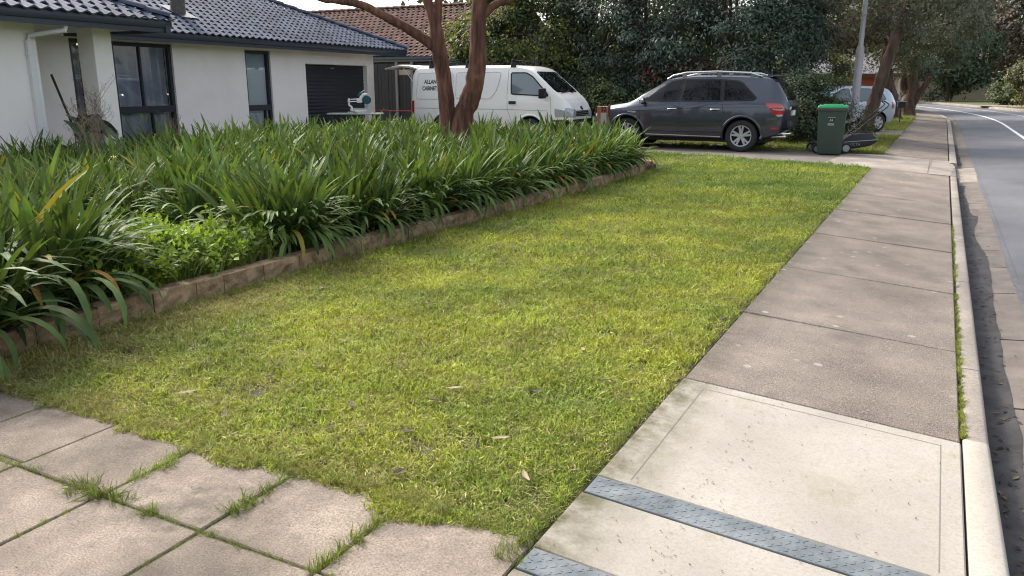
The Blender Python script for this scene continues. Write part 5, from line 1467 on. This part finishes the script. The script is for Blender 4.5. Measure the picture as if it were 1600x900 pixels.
front = [(-4.88, 2.22, 1.16), (-5.1, 2.88, 1.18), (-5.05, 5.25, 1.02), (-5.05, 6.25, 1.0), (-5.0, 7.2, 1.02), (-4.96, 8.1, .98), (-4.93, 9.0, 1.02), (-4.92, 9.9, .98), (-4.92, 10.8, 1.0), (-4.92, 11.7, .98), (-4.95, 12.6, .98), (-5.02, 13.5, .92), (-5.65, 14.4, .9)]
ordn = ['first', 'second', 'third', 'fourth', 'fifth', 'sixth', 'seventh', 'eighth', 'ninth', 'tenth', 'eleventh', 'twelfth', 'thirteenth']
for i, (v, u_, s) in enumerate(front):
    a = empty('agapanthus', (v, u_, .08), rnd.uniform(0, 6.28) if i > 4 else 0.0, label='green strap-leaved agapanthus clump behind the edging, %s along from the paved driveway' % ordn[i], cat='plant', group='agapanthus clumps along the edging')
    a.scale = (s, s, s * 1.02)
    if i <= 4:
        lay = clump_layout(420, .35, 300 + i)
        # leaves on the camera side are single parts, the rest one mass
        lay.sort(key=lambda q: math.cos(q[2] - R(-62)) + 1.2 * q[3] * (1 if q[0] > 4 else 0), reverse=True)
        for k, m_, _, _ in lay[:60]:
            o = obj('leaf', VAR[k][0], None, a); o.matrix_local = m_
        o = obj('foliage', join_leaves(lay[60:], 'foliage'), None, a); o['kind'] = 'stuff'
    else:
        o = obj('foliage', CL[i % 6], None, a); o['kind'] = 'stuff'
    for k in range(2 if i % 2 else 1):
        o = obj('dead_leaf', dead_me, None, a, (.25, rnd.uniform(-.3, .2), .12), (0, 0, R(rnd.uniform(-60, 30))), )
back = []
for r_, v in enumerate((-6.2, -7.2, -8.15, -9.1, -10.0, -10.9)):
    u_ = 2.6 + .45 * (r_ % 2)
    while u_ < 15.2 - .15 * r_:
        vv, uu = v + rnd.uniform(-.18, .18), u_ + rnd.uniform(-.18, .18)
        skip = (r_ == 0 and 3.5 < uu < 5.0) or (vv < -7.5 and uu < 6.3 and rnd.random() < .35) or (vv < -9.3 and uu < 8.6 and rnd.random() < .5) or (-7.75 < vv < -6.9 and 11.3 < uu < 12.1)
        if not skip: back.append((vv, uu, rnd.uniform(.88, 1.10)))
        u_ += rnd.uniform(.86, 1.02)
for i, (v, u_, s) in enumerate(back):
    a = empty('agapanthus', (v, u_, .07), rnd.uniform(0, 6.28), label='agapanthus clump in the dense mass filling the back of the bed', cat='plant', group='agapanthus clumps in the back rows of the bed')
    a.scale = (s, s, s)
    o = obj('foliage', CL[i % 6], None, a); o['kind'] = 'stuff'

# ---- scattered tufts (grass, weeds) by geometry nodes
def scatter_group():
    ng = bpy.data.node_groups.new('scatter', 'GeometryNodeTree')
    ng.interface.new_socket('Geometry', in_out='INPUT', socket_type='NodeSocketGeometry')
    ng.interface.new_socket('Collection', in_out='INPUT', socket_type='NodeSocketCollection')
    ng.interface.new_socket('Geometry', in_out='OUTPUT', socket_type='NodeSocketGeometry')
    N = ng.nodes; L = ng.links
    gi = N.new('NodeGroupInput'); go_ = N.new('NodeGroupOutput')
    ci = N.new('GeometryNodeCollectionInfo'); ci.inputs['Separate Children'].default_value = True; ci.inputs['Reset Children'].default_value = True
    ip = N.new('GeometryNodeInstanceOnPoints'); ip.inputs['Pick Instance'].default_value = True
    def na(nm, ty):
        a = N.new('GeometryNodeInputNamedAttribute'); a.data_type = ty; a.inputs['Name'].default_value = nm; return a.outputs[0]
    L.new(gi.outputs[0], ip.inputs['Points']); L.new(gi.outputs[1], ci.inputs[0]); L.new(ci.outputs[0], ip.inputs['Instance'])
    L.new(na('idx', 'INT'), ip.inputs['Instance Index']); L.new(na('rot', 'FLOAT_VECTOR'), ip.inputs['Rotation']); L.new(na('scl', 'FLOAT_VECTOR'), ip.inputs['Scale'])
    L.new(ip.outputs[0], go_.inputs[0])
    return ng
SG = scatter_group()
def scatter(name, P, scl, coll, nvar, label, cat, dry=None, tilt=.25, lush=None, zs=None, kind='stuff', parent=None):
    n = len(P); me_ = bpy.data.meshes.new(name); me_.vertices.add(n); me_.vertices.foreach_set('co', np.asarray(P, np.float32).ravel())
    rot = np.stack([nr.normal(0, tilt, n), nr.normal(0, tilt, n), nr.uniform(0, 6.283, n)], 1)
    sc = np.asarray(scl)[:, None] * np.ones((1, 3)); 
    if zs is not None: sc[:, 2] *= zs
    for nm, ty, dat in (('rot', 'FLOAT_VECTOR', rot), ('scl', 'FLOAT_VECTOR', sc), ('idx', 'INT', nr.integers(0, nvar, n)), ('dry', 'FLOAT', dry if dry is not None else np.zeros(n)), ('lush', 'FLOAT', lush if lush is not None else np.zeros(n))):
        at = me_.attributes.new(nm, ty, 'POINT')
        at.data.foreach_set('vector' if ty == 'FLOAT_VECTOR' else 'value', np.asarray(dat, np.int32 if ty == 'INT' else np.float32).ravel())
    o = obj(name, me_, None, parent, label=label, cat=cat, kind=kind)
    md = o.modifiers.new('scatter', 'NODES'); md.node_group = SG
    md[[i.identifier for i in SG.interface.items_tree if i.name == 'Collection'][0]] = coll
    return o
def grass_mat(name, a, b_, straw, trans=.27):
    m = leafm(name, a, b_, trans, .6, .55, 1.1)
    t = m.node_tree; N = t.nodes; L = t.links
    p = N['Principled BSDF']; src = p.inputs['Base Color'].links[0].from_socket
    at = N.new('ShaderNodeAttribute'); at.attribute_type = 'INSTANCER'; at.attribute_name = 'dry'
    ge = N.new('ShaderNodeNewGeometry')
    n2 = N.new('ShaderNodeTexNoise'); n2.inputs['Scale'].default_value = 7; n2.inputs['Detail'].default_value = 4; L.new(ge.outputs['Position'], n2.inputs['Vector'])
    ad = N.new('ShaderNodeMath'); ad.operation = 'MULTIPLY_ADD'; ad.inputs[1].default_value = 1.6; ad.inputs[2].default_value = -.85; L.new(n2.outputs['Fac'], ad.inputs[0])
    # random straw blades
    rp = N.new('ShaderNodeMath'); rp.operation = 'GREATER_THAN'; rp.inputs[1].default_value = .93; L.new(ge.outputs['Random Per Island'], rp.inputs[0])
    s1 = N.new('ShaderNodeMath'); s1.operation = 'ADD'; s1.use_clamp = True; L.new(ad.outputs[0], s1.inputs[0]); L.new(at.outputs['Fac'], s1.inputs[1])
    s2 = N.new('ShaderNodeMath'); s2.operation = 'MAXIMUM'; L.new(s1.outputs[0], s2.inputs[0]); L.new(rp.outputs[0], s2.inputs[1])
    s3 = N.new('ShaderNodeMath'); s3.operation = 'MULTIPLY'; s3.inputs[1].default_value = .75; L.new(s2.outputs[0], s3.inputs[0])
    mx = N.new('ShaderNodeMix'); mx.data_type = 'RGBA'; L.new(s3.outputs[0], mx.inputs[0]); L.new(src, mx.inputs[6]); mx.inputs[7].default_value = (*straw, 1)
    al = N.new('ShaderNodeAttribute'); al.attribute_type = 'INSTANCER'; al.attribute_name = 'lush'
    m2 = N.new('ShaderNodeMix'); m2.data_type = 'RGBA'; L.new(al.outputs['Fac'], m2.inputs[0]); L.new(mx.outputs[2], m2.inputs[6]); m2.inputs[7].default_value = (.105, .185, .03, 1); mx = m2
    L.new(mx.outputs[2], p.inputs['Base Color'])
    for n_ in N:
        if n_.type == 'BSDF_TRANSLUCENT': L.new(mx.outputs[2], n_.inputs[0])
    return m
M['grass'] = grass_mat('grass', (.39, .42, .05), (.22, .295, .04), (.35, .27, .135))
M['grass_long'] = grass_mat('grass_long', (.26, .31, .045), (.16, .22, .034), (.34, .26, .13))
def tuft(nb, rad, h0, h1, wd, lean, m_, r_):
    b = B()
    for _ in range(nb):
        a = r_.uniform(0, 6.283); q = rad * math.sqrt(r_.random()); px_, py_ = q * math.cos(a), q * math.sin(a)
        hh = r_.uniform(h0, h1); az = r_.uniform(0, 6.283); ln = r_.uniform(.15, lean) * hh; cx_, cy_ = math.cos(az), math.sin(az); w_ = wd * r_.uniform(.7, 1.3)
        tx, ty = -cy_ * w_, cx_ * w_
        p1 = (px_ + cx_ * ln * .35, py_ + cy_ * ln * .35, hh * .6); p2 = (px_ + cx_ * ln, py_ + cy_ * ln, hh * r_.uniform(.75, 1.0))
        b.add([(px_ - tx, py_ - ty, -.01), (px_ + tx, py_ + ty, -.01), (p1[0] + tx * .8, p1[1] + ty * .8, p1[2]), (p1[0] - tx * .8, p1[1] - ty * .8, p1[2]), p2], [(0, 1, 2, 3), (3, 2, 4)])
    me_ = b.mesh('tuft'); me_.materials.append(m_); return me_
def tuft_coll(name, n, *a):
    cl = bpy.data.collections.new(name); r_ = random.Random(hash(name) % 1000 if False else len(name) * 17)
    for k in range(n):
        cl.objects.link(bpy.data.objects.new('tuft', tuft(*a, r_)))
    return cl
CG = tuft_coll('lawn_tufts', 10, 24, .045, .008, .022, .0023, 3.0, M['grass'])
CGL = tuft_coll('long_tufts', 8, 26, .05, .06, .16, .0026, .9, M['grass_long'])
def in_poly(P, poly):
    x, y = P[:, 0], P[:, 1]; ins = np.zeros(len(P), bool); j = len(poly) - 1
    for i in range(len(poly)):
        xi, yi = poly[i]; xj, yj = poly[j]
        c = ((yi > y) != (yj > y)) & (x < (xj - xi) * (y - yi) / (yj - yi + 1e-12) + xi); ins ^= c; j = i
    return ins
def fbm(P, s, o=0.0):
    return np.array([mn.fractal(Vector((p[0] * s + o, p[1] * s, o)), 1.0, 2.0, 3) for p in P])
GL = [(-1.075, 2.185), (-1.075, 16.02), (-2.2, 16.44), (-5.4, 17.5), (-6.6, 17.2), (-5.6, 15.2), (-4.40, 14.2), (-4.36, 9.0), (-4.44, 6), (-4.46, 2.17)]
pts = []
for (d0, d1, dens, s_) in ((0, 4.2, 2300, 1.0), (4.2, 6.5, 1400, 1.15), (6.5, 10, 780, 1.4), (10, 22, 420, 1.9)):
    A_ = 5.7 * 15.6; n = int(A_ * dens)
    q = np.stack([nr.uniform(-6.7, -1.0, n), nr.uniform(2.0, 17.6, n)], 1)
    dd = np.hypot(q[:, 0], q[:, 1]); k = (dd >= d0) & (dd < d1); q = q[k]
    q = q[in_poly(q, GL)]
    pts.append(np.column_stack([q, np.full(len(q), s_)]))
ex = []
for k in range(5200):                      # turf creeping raggedly over the paver edge
    v_ = nr.uniform(-4.45, -1.1); e_ = .02 + max(0.0, .15 * mn.noise(Vector((v_ * 2.3, 3.1, 0))) + .06 * mn.noise(Vector((v_ * 9, 1.1, 0))))
    y_ = 2.185 - nr.random() ** .8 * (e_ + .03)
    if nr.random() < e_ / .12: ex.append((v_, y_, nr.uniform(.6, 1.0)))
pts.append(np.array(ex))
pts = np.concatenate(pts)
bare = fbm(pts[:, :2], 2.6, 3.3)
keep = ~((bare > .46) & (nr.random(len(pts)) < .7)); pts = pts[keep]
edge = np.clip((-3.7 - pts[:, 0]) / .6, 0, 1) * (.35 + .65 * np.clip((5.5 - pts[:, 1]) / 2, 0, 1)) + np.clip((2.9 - pts[:, 1]) / .8, 0, 1) * np.clip((-2.4 - pts[:, 0]) / 1.5, 0, 1) * .5 + np.clip((-1.25 + (0 - pts[:, 0]) * 0 - pts[:, 0]) * 0, 0, 1)
dry = np.clip(edge + .45 * fbm(pts[:, :2], 2.2, 9.1) + .5 * np.clip((2.5 - pts[:, 1]) / .35, 0, 1) * nr.random(len(pts)) + .02, 0, .9)
scl = pts[:, 2] * nr.uniform(.75, 1.2, len(pts)) * (1 + .25 * np.clip(fbm(pts[:, :2], 1.1, 5.0), -.5, 1))
scatter('grass', np.column_stack([pts[:, :2], np.full(len(pts), -.016)]), scl, CG, 10, 'short mown yellow-green grass covering the front lawn', 'grass', dry, .3, np.clip(.55 * np.clip((pts[:, 1] - 7) / 6, 0, 1) + .55 * fbm(pts[:, :2], .9, 7.7) - .05, 0, .8))
b = B(); r_ = random.Random(5)
for k in range(5200):
    x_ = r_.uniform(-4.4, -1.08); y_ = 2.2 + 7.5 * r_.random() ** 1.6; a = r_.uniform(0, 6.28); l = r_.uniform(.008, .028); wv = r_.uniform(.0014, .0035); z = r_.uniform(.008, .024); t_ = r_.uniform(-.006, .006)
    cx_, sy_ = math.cos(a), math.sin(a)
    b.add([(x_ - cx_ * l, y_ - sy_ * l, z - t_), (x_ + sy_ * wv, y_ - cx_ * wv, z + .002), (x_ + cx_ * l, y_ + sy_ * l, z + t_), (x_ - sy_ * wv, y_ + cx_ * wv, z + .002)], [(0, 1, 2, 3)])
obj('lawn_clippings', b.mesh('lawn_clippings'), mat('lawnclip', (.30, .25, .10), .9, spec=.2, island=.7, col2=(.16, .13, .06), vscale=9), label='dry mower clippings strewn over the lawn', cat='clippings', kind='stuff')
# longer fringe spilling over paving and path edges, and weeds in the joints
fr_ = []
for k in range(330):
    v_ = nr.uniform(-4.45, -1.08); fr_.append((v_, 2.165 + .03 * mn.noise(Vector((v_ * 3, 0, 0))) + nr.normal(0, .018), -.015, nr.uniform(.15, .42), .45))
for k in range(900):
    u_ = 2.1 + 14 * nr.random() ** 1.7; fr_.append((-1.068 + nr.normal(0, .010), u_, -.018, nr.uniform(.14, .32), .2))
for k in range(500): fr_.append((-4.40 + nr.normal(0, .035), nr.uniform(2.2, 13.5), -.015, nr.uniform(.3, .65), .45))
fr_ = np.array(fr_)
scatter('edge_grass', fr_[:, :3], fr_[:, 3], CGL, 8, 'longer uncut grass fringing the lawn edges', 'grass', fr_[:, 4], .45)
vg = []
for k in range(9000):
    v, u_ = -1.06 - 8 * nr.random() ** 1.3, 19.4 + 26 * nr.random() ** 1.5
    if 27.2 < u_ < 30 or 43.7 < u_ < 46.8: continue
    if v > -1.06 + cs(u_): continue
    vg.append((v, u_, -.035, nr.uniform(.5, 1.1)))
vg = np.array(vg); scatter('verge_grass', vg[:, :3], vg[:, 3], CGL, 8, 'patchy green grass on the verge beyond the driveway', 'grass', np.clip(.3 + .5 * fbm(vg[:, :2], .6, 2.0), 0, .8), .3)
def weed_tuft(loc, n, spread, s0, s1, label, along=(0, 0)):
    q = np.column_stack([nr.normal(0, spread, n) + nr.uniform(-1, 1, n) * along[0], nr.normal(0, spread, n) + nr.uniform(-1, 1, n) * along[1], np.zeros(n)])
    Vs = B()
    for k in range(n):
        t = tuft_src[rnd.randrange(8)]; s = rnd.uniform(s0, s1); a = rnd.uniform(0, 6.28); m_ = Matrix.Translation(q[k]) @ Matrix.Rotation(a, 4, 'Z') @ Matrix.Rotation(rnd.gauss(0, .9), 4, 'X') @ Matrix.Scale(s * .95, 4)
        Vs.add([m_ @ v_.co for v_ in t.vertices], [tuple(p_.vertices) for p_ in t.polygons])
    obj('grass_tuft', Vs.mesh('grass_tuft'), M['grass_long'], None, loc, label=label, cat='weed', group='grass tufts in the paver joints')
tuft_src = [o.data for o in CGL.objects]
weed_tuft((-2.085, 1.97, -.03), 34, .016, .3, .62, 'bushy grass tuft in the third paver joint, near the lawn edge', (.01, .17))
weed_tuft((-2.61, 1.93, -.03), 26, .016, .3, .6, 'long grass tuft on the fourth paver joint by the lawn edge', (.01, .15))
weed_tuft((-2.62, 1.69, -.03), 24, .022, .35, .75, 'sprawling grass tuft where two paver joints cross', (.13, .03))
weed_tuft((-2.33, 1.675, -.03), 8, .015, .3, .6, 'small spiky grass tuft in the lengthwise paver joint', (.03, .01))
weed_tuft((-1.575, 1.90, -.03), 44, .014, .3, .55, 'thick grass strip in the paver joint nearest the footpath', (.012, .27))
weed_tuft((-1.06, 2.08, -.03), 24, .03, .3, .55, 'brownish grass clump at the corner of pavers and footpath', (.03, .12))
weed_tuft((-1.90, 1.675, -.03), 6, .012, .2, .4, 'tiny grass tuft in the paver joint at the bottom edge', (.03, .01))
weed_tuft((-2.9, 1.70, -.03), 8, .012, .2, .4, 'short mossy grass along the left paver joint', (.12, .01))
jt = []
for k in range(260): jt.append((.259 + nr.normal(0, .004), 3.95 + 6.5 * nr.random() ** 1.6, -.10, nr.uniform(.12, .32)))
jt = np.array(jt); scatter('joint_weeds', jt[:, :3], jt[:, 3], CGL, 8, 'green weeds growing along the joint between footpath and kerb', 'weeds', None, .5)
pj = []
for vv in vj[1:6]:
    for k in range(170): pj.append((vv + nr.normal(0, .006), nr.uniform(.6, 2.15), -.035, nr.uniform(.12, .34)))
for uu in (1.675, 1.165):
    for k in range(420): pj.append((nr.uniform(-4, -1.05), uu + nr.normal(0, .006), -.035, nr.uniform(.12, .34)))
pj = np.array(pj); scatter('joint_moss', pj[:, :3], pj[:, 3], CGL, 8, 'mossy green growth along the paver joints', 'moss', np.full(len(pj), .25), .5)

# ---- clippings and crumbs on the concrete
b = B(); r_ = random.Random(21)
for k in range(420):
    if k < 260: x_ = -1.02 + 1.25 * r_.random() ** 1.5; y_ = r_.uniform(1.6, 3.85)
    else: x_ = r_.uniform(-4.0, -1.1); y_ = r_.uniform(.9, 2.1)
    if k % 4 == 0 and k < 260: x_, y_ = -.62 + r_.gauss(0, .03) + .05 * math.sin(y_ * 4), y_
    a = r_.uniform(0, 6.28); l = r_.uniform(.003, .009); wv = r_.uniform(.0014, .003); z = (fallz(x_) if k < 260 else -.008) + .003
    cx_, sy_ = math.cos(a), math.sin(a)
    b.add([(x_ - cx_ * l, y_ - sy_ * l, z), (x_ + sy_ * wv, y_ - cx_ * wv, z + .001), (x_ + cx_ * l, y_ + sy_ * l, z + .003), (x_ - sy_ * wv, y_ + cx_ * wv, z + .001)], [(0, 1, 2, 3)])
obj('clippings', b.mesh('clippings'), mat('clip', (.12, .125, .04), .9, island=.6, col2=(.09, .06, .035), vscale=14), label='grass clippings and crumbs scattered over slab and pavers', cat='clippings', kind='stuff')
# ---- leaf litter lying in the gutter
b = B(); r_ = random.Random(31)
for k in range(520):
    y_ = 2.6 + 24 * r_.random() ** 1.5; x_ = .40 + abs(r_.gauss(0, .07)) if k % 5 else r_.uniform(.4, .74); a = r_.uniform(0, 6.28); l = r_.uniform(.006, .028); wv = l * r_.uniform(.15, .4)
    z = -.2105 + (x_ - .378) * .0836 + .006; cx_, sy_ = math.cos(a), math.sin(a)
    b.add([(x_ - cx_ * l, y_ - sy_ * l, z), (x_ + sy_ * wv, y_ - cx_ * wv, z + .004), (x_ + cx_ * l, y_ + sy_ * l, z + .002), (x_ - sy_ * wv, y_ + cx_ * wv, z + .004)], [(0, 1, 2, 3)])
obj('gutter_litter', b.mesh('gutter_litter'), mat('litter', (.11, .075, .045), .9, spec=.2, island=.8, col2=(.06, .05, .03), vscale=12), label='small dead leaves and grit lying along the gutter', cat='leaf litter', kind='stuff')
# ---- weeds in the bed: soft leafy patch and tall rank grass
M['weed2'] = leafm('weed2', (.235, .32, .05), (.165, .25, .042), .4, .5, .3, 4)
def leafy_coll():
    cl = bpy.data.collections.new('leafy'); r_ = np.random.default_rng(3)
    for k in range(6):
        b = B(); n = 14
        P = np.column_stack([r_.normal(0, .05, n), r_.normal(0, .05, n), r_.uniform(.06, .24, n)])
        for p in P: b.tube([(p[0] * .3, p[1] * .3, 0), tuple(p)], .0015, 3, False)
        Q = np.repeat(P, 4, 0) + r_.normal(0, .006, (4 * n, 3)); V, F = leaf_quads(Q, .045, .014, (0, 0, .1), 2.0, r_)
        b.add(V.tolist(), F.tolist()); me_ = b.mesh('leafy'); me_.materials.append(M['weed2']); cl.objects.link(bpy.data.objects.new('leafy', me_))
    return cl
CLF = leafy_coll()
wp = []
for k in range(520): wp.append((nr.normal(-5.15, .33), nr.normal(3.95, .38), .08, nr.uniform(.7, 1.45)))
for k in range(900): wp.append((nr.uniform(-10.8, -6.2), nr.uniform(2.6, 6.6), .08, nr.uniform(.8, 1.5)))
for k in range(500): wp.append((nr.uniform(-11.0, -5.6), nr.uniform(4, 13), .08, nr.uniform(.7, 1.4)))
wp = np.array(wp); wp = wp[(wp[:, 0] < -4.62)]
scatter('leafy_weeds', wp[:, :3], wp[:, 3], CLF, 6, 'bright green leafy weeds between the agapanthus clumps', 'weeds', None, .2)
M['grass_rank'] = grass_mat('grass_rank', (.135, .20, .036), (.09, .145, .03), (.28, .22, .11))
CTG = tuft_coll('tall_tufts_bed', 6, 24, .06, .25, .55, .0048, .8, M['grass_rank'])
tg_ = []
for k in range(430): tg_.append((nr.uniform(-11.1, -6.6), nr.uniform(2.6, 7.6), .08, nr.uniform(.9, 1.7)))
for k in range(160): tg_.append((nr.normal(-4.95, .2), nr.normal(4.0, .4), .08, nr.uniform(.3, .65)))
for k in range(200): tg_.append((nr.uniform(-11.0, -9.0), nr.uniform(7, 13), .08, nr.uniform(.6, 1.0)))
tg_ = np.array(tg_); tg_ = tg_[tg_[:, 0] < -4.6]
scatter('rank_grass', tg_[:, :3], tg_[:, 3], CTG, 6, 'tall rank grass in the bed near the porch', 'grass', np.zeros(len(tg_)), .25)
# yellow weed flowers
fl = B(); 
fme = B(); 
for k in range(5):
    a = k * 1.2566; fme.add([(0, 0, 0), (.016 * math.cos(a - .4), .016 * math.sin(a - .4), .008), (.026 * math.cos(a), .026 * math.sin(a), .012), (.016 * math.cos(a + .4), .016 * math.sin(a + .4), .008)], [(0, 1, 2, 3)])
fme.tube([(0, 0, 0), (.0, .01, -.25)], .002, 4)
fm_ = fme.mesh('flower'); fm_.materials.append(M['yellow'])
for (v, u_, z) in ((-8.3, 4.55, .66), (-7.2, 5.0, .60), (-8.6, 8.6, .85), (-8.2, 9.2, .82), (-7.7, 5.6, .72), (-6.3, 4.0, .55)):
    o = obj('yellow_flower', fm_, None, None, (v, u_, z), (rnd.uniform(-.6, .6), rnd.uniform(.2, .8), 0), label='small yellow weed flower standing above the bed greenery', cat='flower', group='yellow weed flowers in the bed'); o.scale = (1.3,) * 3
# ---- dry stalks and broad-leaved plant by the porch
def dry_stalks(loc, hgt, n, seed, label, fine=True):
    r_ = random.Random(seed); t = empty('dry_stalks', loc, label=label, cat='plant'); b = B()
    b.tube([(0, 0, 0), (.03, .02, hgt * .5), (.0, .0, hgt * .75)], [.008, .007, .005], 5)
    for k in range(n):
        z = r_.uniform(.35, .8) * hgt; a = r_.uniform(0, 6.28); l = r_.uniform(.05, .13) * hgt
        p = [Vector((0.02, .01, z))]
        for j in range(4):
            p.append(p[-1] + Vector((math.cos(a) * l * .45 + r_.uniform(-.035, .035), math.sin(a) * l * .45 + r_.uniform(-.035, .035), l * .55)))
            for _ in range(2): b.tube([tuple(p[-1]), tuple(p[-1] + Vector((r_.uniform(-.06, .06), r_.uniform(-.06, .06), r_.uniform(.02, .08))))], .0018, 3, False)
        b.tube([tuple(q) for q in p], [.0035, .003, .0026, .0022, .0018], 4)
    obj('stem', b.mesh('stem'), M['straw'], t)
dry_stalks((-10.6, 7.5, .05), 1.5, 40, 1, 'tall pinkish dry weed stalks in front of the porch column')
dry_stalks((-10.2, 7.0, .05), 1.2, 30, 2, 'shorter dry weed stalks left of the porch column')
dry_stalks((-12.4, 10.3, .05), .9, 26, 3, 'dry twiggy weed under the large curtained window')
dry_stalks((-10.3, 5.9, .05), .9, 6, 4, 'sparse dry weed stems against the wing wall')
bl = empty('broad_leaved_plant', (-11.5, 7.75, .05), label='dark broad-leaved plant in the porch recess', cat='plant')
r_ = random.Random(9)
for k in range(9):
    a = r_.uniform(0, 6.28) if k else R(75); L = r_.uniform(.35, .6); hgt = r_.uniform(.35, .95) if k else .8; vs = []; n_ = 8
    bx, by = .18 * math.cos(a), .18 * math.sin(a)
    for i in range(n_ + 1):
        t = i / n_; wv = .14 * math.sin(math.pi * min(1, t * .93 + .05)) ** .7 * (1 + .12 * math.sin(i * 5)); x_ = .18 + L * t; z_ = hgt + .12 * math.sin(t * 2.4) - .25 * t * t
        for sgn in (-1, 0, 1): vs.append((x_ * math.cos(a) - sgn * wv * math.sin(a), x_ * math.sin(a) + sgn * wv * math.cos(a), z_ + (.05 if sgn else 0)))
    fs = [(i * 3 + j, i * 3 + j + 1, i * 3 + j + 4, i * 3 + j + 3) for i in range(n_) for j in range(2)]
    lf = obj('leaf', B().add(vs, fs).mesh('broad_leaf'), M['leaf_dark'], bl, smooth=180)
    b = B(); b.tube([(0, 0, 0), (bx * .4, by * .4, hgt * .6), (bx, by, hgt)], [.014, .011, .008], 6); obj('stalk', b.mesh('stalk'), M['leaf_dark'], bl)
